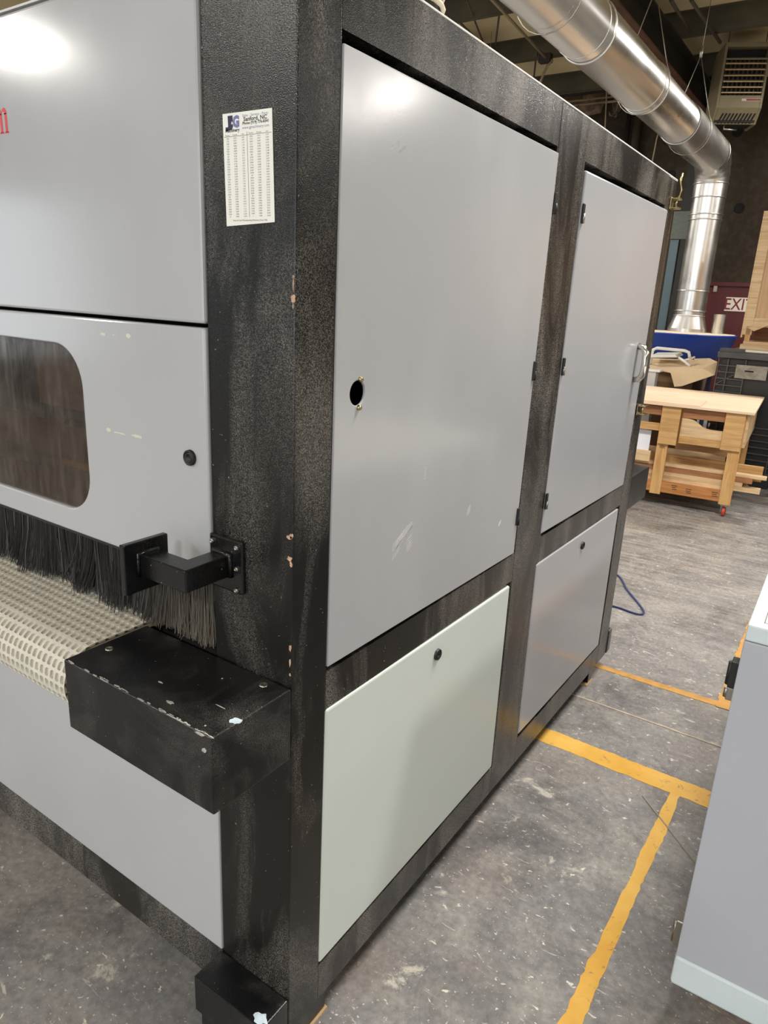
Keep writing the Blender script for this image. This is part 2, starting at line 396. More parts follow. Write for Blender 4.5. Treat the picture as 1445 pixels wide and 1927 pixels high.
# torn insulation hanging at the top of the back wall
M['torn'] = plain('torn_insulation', (132, 112, 92), .9, var=.45, sc=9)
def rag(cx, cz, w, h, seed, y=11.82):
    rnd = random.Random(seed); nx, nz = 9, 6; v = []; f = []
    for j in range(nz+1):
        for i in range(nx+1):
            sag = h*(.55+.45*rnd.random()) if j == nz else h*j/nz
            v.append((cx-w/2+w*i/nx+rnd.uniform(-.02, .02), y-.1*math.sin(j*1.1+i)*rnd.random()-.03*j, cz-sag))
    for j in range(nz):
        for i in range(nx): a = j*(nx+1)+i; f.append((a, a+1, a+nx+2, a+nx+1))
    o = MB().add(v, f, True).build('torn_insulation', 'torn', recalc=False)
    md = o.modifiers.new('t', 'SOLIDIFY'); md.thickness = .012
    return tag(o, 'torn foil insulation sheet hanging in front of the back wall' if seed == 1 else 'small torn insulation scrap hanging by the duct', 'insulation')
p = at(1100, 180, 1, 11.8); rag(p[0], p[2]+.12, .75, .55, 1)
p = at(1165, 190, 1, 11.8); rag(p[0], p[2]+.05, .16, .35, 2)
# conduit run under the roof and its junction box
M['conduit'] = plain('conduit_steel', (150, 132, 104), .45, var=.1)
a, b = at(925, 0, 2, 4.72), at(1028, 110, 2, 4.72)
cn = thing('ceiling_conduit', b, 'thin conduit with a junction box hung under the roof purlins', 'conduit')
MB().cyl(at(900, -28, 2, 4.72), b, .016, 8).build('pipe', 'conduit', cn)
MB().box(b[0]-.09, b[0]+.07, b[1]-.05, b[1]+.05, 4.67, 4.77).build('junction_box', 'girder', cn, .005)
c = [at(x, y, 1, b[1]) for x, y in ((1040, 112), (1030, 124), (1022, 140), (1014, 164), (1008, 200), (1004, 260))]
MB().tube(c, .016, 6).build('drop_cable', 'conduit', cn, label='pale drop cable')
for (x0, y0_, x1, y1_, r) in ((1000, 186, 1150, 168, .03), (1010, 198, 1150, 186, .018), (1290, 176, 1345, 172, .02)):
    p, q = at(x0, y0_, 1, 11.7), at(x1, y1_, 1, 11.7); q[2] = p[2]
    tag(MB().cyl((p[0]-2.5, 11.7, p[2]), (q[0]+.3, 11.7, q[2]), r, 8).build('wall_conduit', 'girder' if r > .025 else 'conduit'),
        {.03: 'dark horizontal pipe above the torn insulation', .018: 'thin pale conduit crossing behind the torn insulation', .02: 'short conduit running to the unit heater'}[r], 'conduit')

# high-bay lamps in their housings (two of them are what the glossy panels mirror)
M['lamp_white'] = plain('lamp_housing', (215, 215, 210), .5)
ln = N('lamp_diffuser'); ln.b.inputs['Emission Color'].default_value = (1, .94, .84, 1); ln.b.inputs['Emission Strength'].default_value = 3.0
M['lamp_glow'] = ln.set((1, 1, 1, 1), .5)
for i, x in enumerate((-9.0, -4.0, 1.0, 6.1)):
    for j, y in enumerate((-4.86, 1.85, 8.6)):
        if j == 2 and i == 1: x = -4.7
        lt = thing('high_bay_lamp', (x, y, 4.5), 'white rectangular high-bay lamp hanging from the roof', 'lamp', group='high-bay lamps under the roof')
        MB().box(x-.62, x+.62, y-.32, y+.32, 4.52, 4.60).build('housing', 'lamp_white', lt, .01)
        MB().box(x-.58, x+.58, y-.28, y+.28, 4.512, 4.52).build('diffuser', 'lamp_glow', lt)
        for sx in (-.5, .5): MB().cyl((x+sx, y, 4.6), (x+sx, y, ZC), .004, 5).build('hanger', 'cable', lt)
        ld = bpy.data.lights.new('lamp_light', 'AREA'); ld.shape = 'RECTANGLE'; ld.size = 1.16; ld.size_y = .56; ld.energy = LAMP_W
        ld.color = (1, .955, .89)
        lo = bpy.data.objects.new('lamp_light', ld); COL.objects.link(lo); lo.parent = lt; lo.location = (0, 0, .008)

# ================================================================== THE BIG MACHINE
XL, YB, ZT, ZB = -1.75, 2.227, 2.133, .085       # far-left side, rear, top, underside of its frame
sand = thing('wide_belt_sander', (XL/2, YB/2, 0), 'large grey and black wide-belt sanding machine with panelled doors', 'machine')
PF, PM0, PM1, PR = .102, .992, 1.196, 2.096      # post limits along y
BV = .003
def part(m, name, mat, bevel=BV, parent=None, label=None): return m.build(name, mat, parent or sand, bevel, label=label)
# posts: the front corner ones show a 20 cm wide black face
for s in (0, 1):
    xa, xb = (-.2, 0) if s == 0 else (XL, XL+.2)
    part(MB().box(xa, xb, 0, PF, ZB, ZT), 'corner_post', 'black_post', .003)
    part(MB().box(*((-.06, 0) if s == 0 else (XL, XL+.06)), PM0, PM1, ZB, ZT), 'middle_post', 'black_side')
    part(MB().box(xa, xb, PR, YB, ZB, ZT), 'rear_post', 'black_side')
    xs = (-.06, -.0006) if s == 0 else (XL+.0006, XL+.06)
    for y0, y1 in ((PF, PM0), (PM1, PR)):
        part(MB().box(*xs, y0, y1, 2.030, ZT-.0006), 'top_rail', 'black_side', 0)
        part(MB().box(*xs, y0, y1, .849, .937), 'middle_rail', 'black_side', 0)
        part(MB().box(*xs, y0, y1, ZB+.0006, .187), 'bottom_rail', 'black_side', 0)
# inner shell so that gaps, the lock hole and the window look into darkness
part(MB().box(XL+.07, -.07, .12, YB-.02, .12, ZT-.03), 'inner_shell', 'dark', 0)
part(MB().box(XL, -.0005, .0, YB, ZT+.0001, ZT+.0045), 'roof_panel', plain('roof_sheet_pale_highlight', (214, 214, 210), .6), .001)  # pale colour paints in the bright highlight along the machine's top edge
part(MB().box(XL+.2, -.2, YB-.03, YB, ZB, ZT), 'rear_panel', 'grey', .003)

def side_panel(name, c, mat, th=.022, proud=.003, hole=None, r=.006):
    """sheet-steel door lying in the side frame; c = TL,TR,BR,BL as (y,z)"""
    q = [Vector(p) for p in c]
    m = MB()
    if hole is None:
        v = [(proud-th, *p) for p in (q[3], q[2], q[1], q[0])]+[(proud, *p) for p in (q[3], q[2], q[1], q[0])]
        m.hexa(v)
    else:
        hy, hz, R = hole; k = 32
        ang = [math.atan2(p.y-hz, p.x-hy) for p in q]
        def edge_pt(a):
            d = Vector((math.cos(a), math.sin(a))); best = None
            for i in range(4):
                A, B = q[i], q[(i+1) % 4]; e = B-A; den = d.x*e.y-d.y*e.x
                if abs(den) < 1e-9: continue
                w = A-Vector((hy, hz)); t = (w.x*e.y-w.y*e.x)/den; u = (w.x*d.y-w.y*d.x)/den
                if t > 0 and -1e-6 <= u <= 1+1e-6 and (best is None or t < best): best = t
            return Vector((hy, hz))+d*best
        al = sorted(set([round(2*math.pi*i/k-math.pi, 5) for i in range(k)]+[round(a, 5) for a in ang]))
        nn = len(al); vo = [edge_pt(a) for a in al]; vi = [Vector((hy+R*math.cos(a), hz+R*math.sin(a))) for a in al]
        v = [(x, *p) for x in (proud, proud-th) for ring in (vo, vi) for p in ring]
        f = []
        for i in range(nn):
            j = (i+1) % nn
            f += [(i, j, nn+j, nn+i), (2*nn+i, 3*nn+i, 3*nn+j, 2*nn+j), (i, 2*nn+i, 2*nn+j, j), (nn+i, nn+j, 3*nn+j, 3*nn+i)]
        m.add(v, f)
    o = m.build(name, mat, sand, 0)
    md = o.modifiers.new('round', 'BEVEL'); md.width = r; md.segments = 3; md.limit_method = 'ANGLE'; md.angle_limit = math.radians(50)
    return o
def sp(px, py, x=.003): p = at(px, py, 0, x); return (p[1], p[2])
doorA = side_panel('door', [sp(648, 80), sp(1052, 288), sp(967, 1041), sp(617, 1256)], 'grey', hole=(*sp(673, 740), .0225), r=.0025, th=.006); doorA['label'] = 'tall grey door with a round lock hole'
doorC = side_panel('door', [sp(614, 1337), sp(960, 1102), sp(925, 1443), sp(601, 1814)], 'pale'); doorC['label'] = 'low pale green-grey door'
doorB = side_panel('door', [sp(1105, 320), sp(1257, 395), sp(1173, 913), sp(1018, 1006)], 'grey_rear'); doorB['label'] = 'tall glossy grey rear door'
doorD = side_panel('door', [sp(1010, 1063), sp(1164, 957), sp(1126, 1214), sp(975, 1383)], 'grey_rear'); doorD['label'] = 'low glossy grey rear door'
def round_lock(px, py, parent, ax, r=.0125):
    p = at(px, py, ax, .003 if ax == 0 else -.006); s = 1 if ax == 0 else -1
    o = MB().lathe(p, [(0, .0035*s), (r*.42, .0035*s), (r*.45, .006*s), (r*.62, .0065*s), (r*.68, .0035*s), (r*.78, .0035*s), (r*.82, .0075*s), (r, .006*s), (r*1.05, -.002*s)], 24, ax).build('lock', 'rubber', parent)
    return o
round_lock(822, 1231, doorC, 0, .0145); round_lock(1095, 1026, doorD, 0, .0145)
for py in (714, 767):
    p = at(677 if py == 714 else 674, py, 0, .003)
    MB().lathe(p, [(0, .006), (.0035, .006), (.0048, .004), (.005, 0)], 12, 0).build('screw', 'brass', doorA)
for (px, py, d) in ((1043, 383, doorA), (1004, 698, doorA), (973, 972, doorA), (1096, 402, doorB), (1059, 690, doorB), (1027, 943, doorB)):
    y, z = sp(px, py)
    h = MB().box(.002, .008, y-.007, y+.007, z-.026, z+.026).build('hinge', 'rubber', d, .002)
    MB().cyl((.008, y, z-.025), (.008, y, z+.0), .0038, 10).build('knuckle', 'steel' if d is doorB else 'rubber', h)
# pull handle and toggle latches of the rear door
y, z0 = sp(1208, 652, .02); _, z1 = sp(1203, 714, .02)
pts = [(.003, y+.012, z0), (.026, y, z0-.004), (.038, y-.004, z0-.02), (.042, y-.006, (z0+z1)/2), (.038, y-.004, z1+.02), (.026, y, z1+.004), (.003, y+.012, z1)]
MB().tube(pts, .0125, 12).build('handle', 'chrome', doorB, label='bright pull handle')
for px, py, nm in ((1205, 771, 0), (1268, 383, 1)):
    y, z = sp(px, py, .012)
    l = MB().box(.001, .006, y-.022, y+.022, z-.022, z+.022).build('latch', 'brass', sand, .002, label='yellow zinc toggle latch')
    [MB().box(.006, .034, y-.014, y+.03, z+q, z+q+.005).build('latch_arm', 'brass', l, .001) for q in (.014, -.019)]
    MB().cyl((.02, y, z-.02), (.02, y, z+.02), .005, 8).build('latch_pin', 'brass', l)
    if nm:
        MB().tube([(.02, y+.02, z+.02), (.026, y+.026, z+.05), (.018, y+.022, z+.08), (.022, y+.024, z+.11)], .004, 6).build('latch_chain', 'brass', l)

# ---- front: two grey panels, brush, table
YP = -.006
XR = -.2005; XRL = -1.5495
M['panel_edge'] = M['edge']
part(MB().box(XRL, XR, YP, .02, 1.587, 2.127), 'upper_panel', 'grey_front', .005, label='plain grey upper front panel')
# red letter at the end of the maker's name: an m drawn with serifs
def letter_m():
    x1, z0, h = at(18, 250, 1, YP)[0], at(18, 250, 1, YP)[2], .046
    w = .052; st = .0085; x0 = x1-w; m = MB(); y0, y1 = YP-.0004, YP+.001
    for k in range(3):
        a = x0+.004+k*(w-.008-st)/2
        m.box(a, a+st, y0, y1, z0+.002, z0+h*(.94 if k == 0 else .78))
        m.box(a-.003, a+st+.003, y0, y1, z0, z0+.003)
    m.box(x0, x0+.006, y0, y1, z0+h*.90, z0+h*.95)
    for k in range(2):
        a = x0+.004+k*(w-.008-st)/2+st; b = x0+.004+(k+1)*(w-.008-st)/2+st; pts = []
        for i in range(9):
            t = math.pi*(1-i/8); pts.append(((a+b)/2+(b-a)/2*math.cos(t), z0+h*.76+h*.24*math.sin(t)))
        inn = []
        for i in range(9):
            t = math.pi*i/8; inn.append(((a+b-st)/2+(b-a-st)/2*math.cos(t), z0+h*.72+h*.15*math.sin(t)))
        for i in range(8):
            P = [pts[i], pts[i+1], inn[7-i], inn[8-i]]
            m.add([(p[0], y0, p[1]) for p in P], [(0, 1, 2, 3)])
    return m
letter_m().build('red_lettering', 'red_ink', sand, label='red letter m')
# lower door with the rounded window
def rounded(x0, x1, z0, z1, r, n=10):
    out = []
    for cx, cz, a0 in ((x1-r, z1-r, 0), (x0+r, z1-r, 90), (x0+r, z0+r, 180), (x1-r, z0+r, 270)):
        for i in range(n+1):
            a = math.radians(a0+90*i/n); out.append((cx+r*math.cos(a), cz+r*math.sin(a)))
    return out
DZ0, DZ1 = 1.108, 1.580
wx0, wx1, wz0, wz1 = -1.172, -.574, 1.163, 1.522
inner = rounded(wx0, wx1, wz0, wz1, .088)
def outer_for(p):
    cx, cz = (wx0+wx1)/2, (wz0+wz1)/2; d = Vector((p[0]-cx, p[1]-cz)); ts = []
    for lim, c, k in ((XR, cx, 0), (XRL, cx, 0), (DZ1, cz, 1), (DZ0, cz, 1)):
        if abs(d[k]) > 1e-9:
            t = (lim-c)/d[k]
            if t > 0: ts.append(t)
    t = min(ts); return (cx+d.x*t, cz+d.y*t)
pairs = [(math.atan2(p[1]-(wz0+wz1)/2, p[0]-(wx0+wx1)/2), p, outer_for(p)) for p in inner]
for X in (XR, XRL):
    for Z in (DZ0, DZ1):
        cx, cz = (wx0+wx1)/2, (wz0+wz1)/2; a = math.atan2(Z-cz, X-cx)
        k = min(range(len(pairs)), key=lambda i: abs(pairs[i][0]-a)); pairs[k] = (pairs[k][0], pairs[k][1], (X, Z))
pairs.sort(); nn = len(pairs); m = MB()
v = [(p[0], y, p[1]) for y in (YP, .016) for k in (2, 1) for p in [q[k] for q in pairs]]
f = []
for i in range(nn):
    j = (i+1) % nn; f += [(i, j, nn+j, nn+i), (2*nn+i, 3*nn+i, 3*nn+j, 2*nn+j), (i, 2*nn+i, 2*nn+j, j), (nn+i, nn+j, 3*nn+j, 3*nn+i)]
fdoor = m.add(v, f).build('window_door', 'grey_front', sand)
md = fdoor.modifiers.new('round', 'BEVEL'); md.width = .005; md.segments = 3; md.limit_method = 'ANGLE'; md.angle_limit = math.radians(50)
fdoor['label'] = 'grey front door with a rounded window'
# smoked scratched acrylic
n = N('smoked_acrylic'); tr = n.add('ShaderNodeBsdfTransparent'); tr.inputs[0].default_value = (.62, .57, .52, 1)
scr = n.ramp(n.noise(60, 5, .7, n.tc(scale=(1, 1, .12), rot=(0, .5, 0)), .4), (.45, .16), (.80, .46))
hz = n.ramp(n.noise(6, 6, .7, None, .8), (.35, 0.0), (.8, .30))
n.set(L((104, 95, 86)), .10, 0, .7)
mx = n.add('ShaderNodeMixShader'); n.link(n.math('ADD', scr, hz), mx.inputs[0]); n.link(tr.outputs[0], mx.inputs[1]); n.link(n.b.outputs[0], mx.inputs[2]); n.link(mx.outputs[0], n.out.inputs[0])
M['acrylic'] = n.m
MB().prism(rounded(wx0-.004, wx1+.004, wz0-.004, wz1+.004, .09), 1, .003, .007).build('window_pane', 'acrylic', fdoor, label='smoked scratched window pane')
round_lock(359, 861, fdoor, 1, .0145)
# added plates, roller and yellow block imitate room reflections in the window
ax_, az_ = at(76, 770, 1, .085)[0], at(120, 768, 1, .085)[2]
MB().box(ax_, -.25, .085, .118, az_, 1.565).build('reflection_plate_pale', plain('inside_taupe', (176, 160, 146), .6), sand, .004)
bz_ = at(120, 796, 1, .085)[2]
MB().box(-1.5, -.25, .08, .118, 1.12, bz_).build('reflection_plate_brown', plain('inside_brown', (140, 124, 110), .6, var=.15, sc=10), sand, .004)
MB().cyl((-1.5, .07, bz_-.10), (-.25, .07, bz_-.10), .02, 20).build('reflection_roller', plain('roller_grey', (110, 102, 94), .4), sand)
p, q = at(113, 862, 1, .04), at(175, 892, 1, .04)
MB().box(p[0], q[0], .04, .06, q[2], p[2]).build('reflection_block_yellow', plain('reflection_yellow', (226, 170, 40), .5), sand, .004)
M['red_scuff'] = plain('bare_primer', (190, 156, 130), .7, var=.3, sc=120)

# panels under the table
part(MB().box(XRL, XR, YP+.002, .02, .192, .90), 'lower_panel', 'grey_front', .004, label='grey panel below the feed table')
part(MB().box(XRL-.0, -.2005, -.002, .03, ZB-.005, .190), 'front_sill', 'black_side', .002)
# black boxes at both ends of the feed table (front) and one at the outfeed
def table_box(x0, x1, y0, y1, mat='black_box'):
    o = MB().box(x0, x1, y0, y1, .797, .948).build('table_end_box', mat, sand, .0035, 3); return o
bx = table_box(-.412, 0.0006, -.194, -.0005); bx['label'] = 'black box at the end of the feed table'
for px, py in ((206, 1221), (496, 1289)):
    p = at(px, py, 2, .948)
    MB().lathe(p, [(0, .0012), (.004, .0012), (.0045, .0022), (.0075, .002), (.0085, 0)], 16, 2).build('screw', 'steel', bx)
table_box(XL, XL+.412, -.194, -.0005)
table_box(-.412, 0, YB+.0005, YB+.29); table_box(XL, XL+.412, YB+.0005, YB+.29)
# worn paint: chips along the edges of the box and the corner post
def blob(c, ax, ru, rv, seed, th=.0007):
    rnd = random.Random(seed); o = [i for i in range(3) if i != ax]; k = 13; P = []
    for i in range(k):
        a = 2*math.pi*i/k; s = .6+.55*rnd.random(); P.append((c[o[0]]+ru*s*math.cos(a), c[o[1]]+rv*s*math.sin(a)))
    return MB().prism(P, ax, c[ax]-math.copysign(.0006, th), c[ax]+th)
M['chip_pale'] = plain('worn_pale', (176, 172, 166), .6, var=.25, sc=90)
M['chip_blue'] = plain('spilled_pale_blue', (190, 205, 216), .5, var=.12, sc=60)
sd = 10
for px, py, ax, val, ru, rv, mt in ((443, 1357, 2, .948, .012, .010, 'chip_blue'), (376, 1381, 1, -.194, .012, .003, 'chip_pale'), (384, 1412, 1, -.194, .007, .005, 'chip_pale'),
        (320, 1322, 2, .948, .010, .004, 'chip_pale'), (302, 1284, 2, .948, .006, .002, 'chip_pale'), (415, 1330, 2, .948, .014, .0012, 'chip_pale'), (386, 1366, 2, .948, .002, .002, 'chip_pale'), (418, 1277, 2, .948, .002, .0025, 'chip_pale')):
    p = at(px, py, ax, val); sd += 1
    blob(p, ax, ru, rv, sd, .0005 if ax == 2 else -.0006).build('paint_chip', mt, bx)
rnd = random.Random(5)
for i in range(26):                       # scuffs along the top front edge of the box
    x = -.40+.40*rnd.random()**.8; blob((x, -.1925+rnd.uniform(0, .003), .948), 2, rnd.uniform(.004, .014), rnd.uniform(.0008, .0022), 50+i, .0004).build('edge_scuff', 'chip_pale', bx)
for px, py, rv, ru in ((557, 522, .004, .002), (556, 535, .012, .0012), (556, 563, .008, .0045), (556, 575, .006, .0012), (549, 1010, .006, .004), (544, 1011, .004, .007), (545, 1052, .005, .006), (549, 1062, .006, .003), (552, 1222, .007, .003), (551, 1249, .010, .0025), (551, 1272, .004, .002)):
    p = at(px, py, 1, 0); sd += 1
    blob((min(p[0], -.004), 0, p[2]), 1, ru, rv, sd, -.0006).build('paint_chip', 'red_scuff', sand)
M['residue'] = plain('tape_residue', (206, 204, 184), .6, var=.1, sc=80); M['smear'] = plain('dry_smear', (198, 198, 200), .55, var=.08, sc=120)
for k, (px, py, rx, rz_) in enumerate(((194, 629, .012, .0035), (243, 632, .010, .0045), (214, 630, .005, .0012), (205, 809, .009, .005), (225, 815, .022, .0022), (258, 821, .018, .0032))):
    blob(at(px, py, 1, YP), 1, rx, rz_, 200+k, -.0005).build('tape_residue', 'residue', fdoor)
for k, (px, py, ry, rz_) in enumerate(((752, 1018, .030, .012), (762, 1003, .034, .007), (745, 1036, .016, .010), (770, 1022, .012, .014), (744, 271, .014, .004), (757, 280, .010, .002), (800, 890, .004, .012), (882, 960, .010, .008), (940, 985, .008, .005))):
    c = at(px, py, 0, .003); rnd = random.Random(300+k); K_ = 9
    for q in range(5):                                    # each smear is a few thin wiped strokes
        o_ = rz_*(q/2-1); P_ = []
        for sgn in (1, -1):
            for i_ in range(K_):
                t = (i_/(K_-1)*2-1)*sgn; P_.append((c[1]+ry*t*rnd.uniform(.92, 1.0), c[2]+o_+ry*.55*t+sgn*rz_*.10*(1-t*t)*rnd.uniform(.4, 1)))
        MB().prism(P_, 0, .0025, .0033).build('wipe_mark', 'smear', doorA)
# conveyor belt: rough-top belt with moulded rectangular pockets, wrapped over the infeed roller
def belt():
    bx0, bx1 = -1.334, -.4165; R = .0725; zc = .9465-R; yc = -.194+R+.004
    px_, py_ = .0178, .0235; nx = int((bx1-bx0)/px_)
    path = []                       # (y,z,ny,nz) along belt; s measured from the back
    flat = .62; arc = math.pi*R; tot = flat+arc+.28
    def pt(s, d):
        if s < flat: y = yc+flat-s; z = zc+R; ny, nz = 0, 1
        elif s < flat+arc: a = (s-flat)/R; ny, nz = -math.sin(a), math.cos(a); y, z = yc+R*ny, zc+R*nz
        else: y = yc+(s-flat-arc); z = zc-R; ny, nz = 0, -1
        return y+ny*d, z+nz*d
    v = []; f = []; ny_ = int(tot/py_); dep = -.0060
    for j in range(ny_):
        off = 0.0
        for i in range(nx):
            x0 = bx0+i*px_; s0 = j*py_; u0, u1 = x0+.0026, x0+px_-.0026; t0, t1 = s0+.0032, s0+py_-.0032; c = .0030
            outer = [(x0, s0), (x0+px_/2, s0), (x0+px_, s0), (x0+px_, s0+py_/2), (x0+px_, s0+py_), (x0+px_/2, s0+py_), (x0, s0+py_), (x0, s0+py_/2)]
            inn = [(u0, t0+c), (u0+c, t0), (u1-c, t0), (u1, t0+c), (u1, t1-c), (u1-c, t1), (u0+c, t1), (u0, t1-c)]
            o = len(v)
            for (x, s) in outer: y, z = pt(s, 0); v.append((x, y, z))
            for (x, s) in inn: y, z = pt(s, 0); v.append((x, y, z))
            for (x, s) in inn: y, z = pt(s, dep); v.append((x, y, z))
            # frame between the outer ring (8) and pocket mouth (8)
            A = lambda k: o+k % 8
            B = lambda k: o+8+k % 8
            f += [(A(0), A(1), B(1), B(0)), (A(1), A(2), B(2)), (A(1), B(2), B(1)), (A(2), A(3), B(3), B(2)), (A(3), A(4), B(4)), (A(3), B(4), B(3)),
                  (A(4), A(5), B(5), B(4)), (A(5), A(6), B(6)), (A(5), B(6), B(5)), (A(6), A(7), B(7), B(6)), (A(7), A(0), B(0)), (A(7), B(0), B(7))]
            for k in range(8): f.append((B(k), B(k+1), o+16+(k+1) % 8, o+16+k))
            f.append(tuple(o+16+k for k in range(8)))
    m = MB().add(v, f)
    # carcass under the pockets and the raw edge
    vs = []; fs = []; K = 60
    for k in range(K+1):
        s = tot*k/K
        for d in (-.0001, -.0075):
            y, z = pt(s, d)
            for x in (bx0-.003, bx1+.003) if d == -.0075 else (bx0, bx1): vs.append((x, y, z))
    return m, (vs, K)
M['belt'] = plain('cream_belt_rubber', (208, 204, 192), .6, var=.08, sc=30)
M['belt_core'] = plain('belt_core', (150, 140, 120), .7)
bm_, (vs, K) = belt()
bl = bm_.build('conveyor_belt', 'belt', sand, kind='stuff', label='cream rubber feed belt with moulded pockets')
fs = []
for k in range(K):
    a, b = 4*k, 4*k+4; fs += [(a+2, a+3, b+3, b+2), (a, a+2, b+2, b), (a+1, b+1, b+3, a+3)]
MB().add(vs, fs).build('belt_carcass', 'belt_core', bl)
MB().cyl((XL+.41, -.194+.0725+.004, .874), (-.41, -.194+.0725+.004, .874), .060, 32).build('infeed_roller', 'steel', sand)
part(MB().box(XL+.415, -.415, -.11, .11, .825, .86), 'table_bed', 'dark', 0)
part(MB().box(XRL, -.2005, .05, .12, .80, 1.11), 'throat_plate', 'dark', 0)
# brush curtain: bristles in tufts, dark on the left, dusty towards the post
def brush():
    rnd = random.Random(3); V = []; Fc = []; C = []
    xs = np.linspace(-1.53, -.2065, 4300)
    tuft = {}
    for x in xs:
        k = int(x*28)
        if k not in tuft: tuft[k] = (rnd.gauss(0, .012), rnd.gauss(-.006, .008), rnd.uniform(-.01, .012))
        lean, fw, ln = tuft[k]
        x += rnd.uniform(-.002, .002); y0 = .010+rnd.uniform(0, .028)
        dusty = max(0, min(1, (x+.46)/.20)); length = .150+ln*.8+rnd.uniform(-.018, .010)
        if x > -.42: length = min(.158+rnd.uniform(-.012, .006), .158)
        zt = 1.112; lean_ = lean*(1-dusty*.8)+rnd.gauss(0, .008); fw_ = (fw+rnd.gauss(0, .006))*(1-.4*dusty); w = .00075
        if rnd.random() < .03: lean_ += rnd.gauss(0, .025); fw_ -= .015
        pts = []
        for t in (0, .35, .7, 1):
            pts.append((x+lean_*t*t, max(y0+fw_*t*t, -.012), zt-length*t))
        o = len(V)
        for i, (a, b, c) in enumerate(pts):
            ww = w*(1-.25*i/3)
            V += [(a-ww, b+ww*.6, c), (a+ww, b+ww*.6, c), (a, b-ww, c)]
        for i in range(3):
            for k2 in range(3): p, q = o+3*i+k2, o+3*i+(k2+1) % 3; Fc.append((p, q, q+3, p+3))
        r = rnd.random(); lum = .016+.02*r
        tan = np.array([.36, .315, .25])*(.45+.75*rnd.random()); blk = np.array([lum, lum, lum*1.05])
        if rnd.random() < .10*(1-dusty): blk = blk*4.5
        for i in range(4):
            k3 = dusty*(.30+.60*(i/3))*(.55+.6*rnd.random()); k3 = min(1, k3); C += [tuple(blk*(1-k3)+tan*k3)]*3
    m = MB(); m.v = V; m.f = Fc; m.sm = [False]*len(Fc)
    o = m.build('brush_curtain', 'rubber', sand, recalc=False, kind='stuff', label='bristle curtain, black and dusty tan at one end')
    at_ = o.data.color_attributes.new('tint', 'FLOAT_COLOR', 'POINT')
    at_.data.foreach_set('color', np.array([(*c, 1) for c in C], dtype=np.float32).ravel())
    nn = N('bristles'); a = nn.add('ShaderNodeVertexColor'); a.layer_name = 'tint'; nn.set(a.outputs[0], .38, 0, .5)
    o.data.materials.clear(); o.data.materials.append(nn.m)
brush()
part(MB().box(XRL, -.2005, .004, .045, 1.098, 1.112), 'brush_holder', 'rubber', 0)
# mounting bracket of square tube on the corner post
bp = MB().box(-.200, -.113, -.009, -.0007, 1.104, 1.209).build('bracket', 'black_gloss', sand, .004, 3, label='black square-tube arm bolted to the corner post')
ty0 = -.114; tx1 = -.145; tw = .042; tz0, tz1 = 1.134, 1.177
poly = [(tx1, -.008), (tx1, ty0), (-.275, ty0), (-.275, ty0+tw), (tx1-tw, ty0+tw), (tx1-tw, -.008)]
MB().prism(poly, 2, tz0, tz1).build('elbow_tube', 'black_gloss', bp, .003, 3)
MB().box(-.285, -.272, ty0-.030, ty0+tw+.026, 1.103, 1.200).build('end_plate', 'black_gloss', bp, .002)
MB().tube([(tx1+.002, -.011, tz0), (tx1+.002, -.011, tz1), (tx1-tw, -.011, tz1+.002)], [.005, .006, .005], 8).build('weld_bead', 'black_gloss', bp)
MB().tube([(-.270, ty0-.002, tz0), (-.270, ty0-.002, tz1), (-.270, ty0+tw, tz1+.002)], [.004, .005, .005], 8).build('weld_bead', 'black_gloss', bp)
for px, py in ((400, 1017), (446, 1031), (446, 1071), (446, 1111)):
    p = at(px, py, 1, -.009)
    MB().lathe(p, [(0, -.0035), (.002, -.0035), (.0022, -.005), (.0042, -.0045), (.0052, -.002), (.0052, 0)], 14, 1).build('screw', 'steel', bp)
# feet and foot block
for x0, x1 in ((-.206, .0), (XL, XL+.206)):
    fb = MB().box(x0, x1-.0005, -.082, -.0006, .088, .187).build('foot_block', 'black_box', sand, .003)
    MB().box(x0+.012, x1-.012, -.075, -.01, 0, .088).build('foot_pad', 'black_box', fb, .002)
    if x0 > -1:
        blob(at(490, 1917, 2, .187), 2, .020, .014, 77, .0006).build('paint_spot', 'chip_blue', fb)
for y0, y1 in ((.02, .148), (2.05, 2.10)):
    for x0 in (-.085, XL+.015):
        MB().box(x0, x0+.07, y0, y1, 0.006, ZB).build('foot', 'black_gloss', sand, .002)
        MB().box(x0-.02, x0+.075, y0-.02, y1+.004, 0.0002, .0058).build('foot_shim', plain('shim_wood', (190, 160, 120), .8), sand)
part(MB().box(-.03, .004, YB+.0006, YB+.05, .088, .205), 'rear_bracket', 'black_side', .006)

# conversion chart sticker on the corner post
SX = lambda px, py: at(px, py, 1, -.0008)
tl, tr_, brr, bl_ = SX(419, 215), SX(512, 203), SX(517, 418), SX(427, 426)
def stk(u, v):      # sticker coordinates, 0..1 from its top-left corner
    return tl*(1-u)*(1-v)+tr_*u*(1-v)+brr*u*v+bl_*(1-u)*v
M['paper'] = plain('sticker_white', (236, 235, 226), .42)
M['ink'] = plain('ink_black', (40, 38, 44), .6); M['ink_blue'] = plain('ink_blue', (118, 118, 168), .6); M['ink_navy'] = plain('ink_navy', (44, 32, 70), .6)
pts4 = [tl, tr_, brr, bl_]
card = MB().add([(p[0], -.0012, p[2]) for p in pts4]+[(p[0], -.0002, p[2]) for p in pts4], [(0, 3, 2, 1), (4, 5, 6, 7), (0, 1, 5, 4), (1, 2, 6, 5), (2, 3, 7, 6), (3, 0, 4, 7)]).build('sticker', 'paper', sand, label='white fraction conversion chart sticker')
U = Vector(tr_-tl); wS = U.length; U.normalize(); Vv = Vector(tl-bl_); hS = Vv.length; Vv.normalize(); U.y = 0; Vv.y = 0
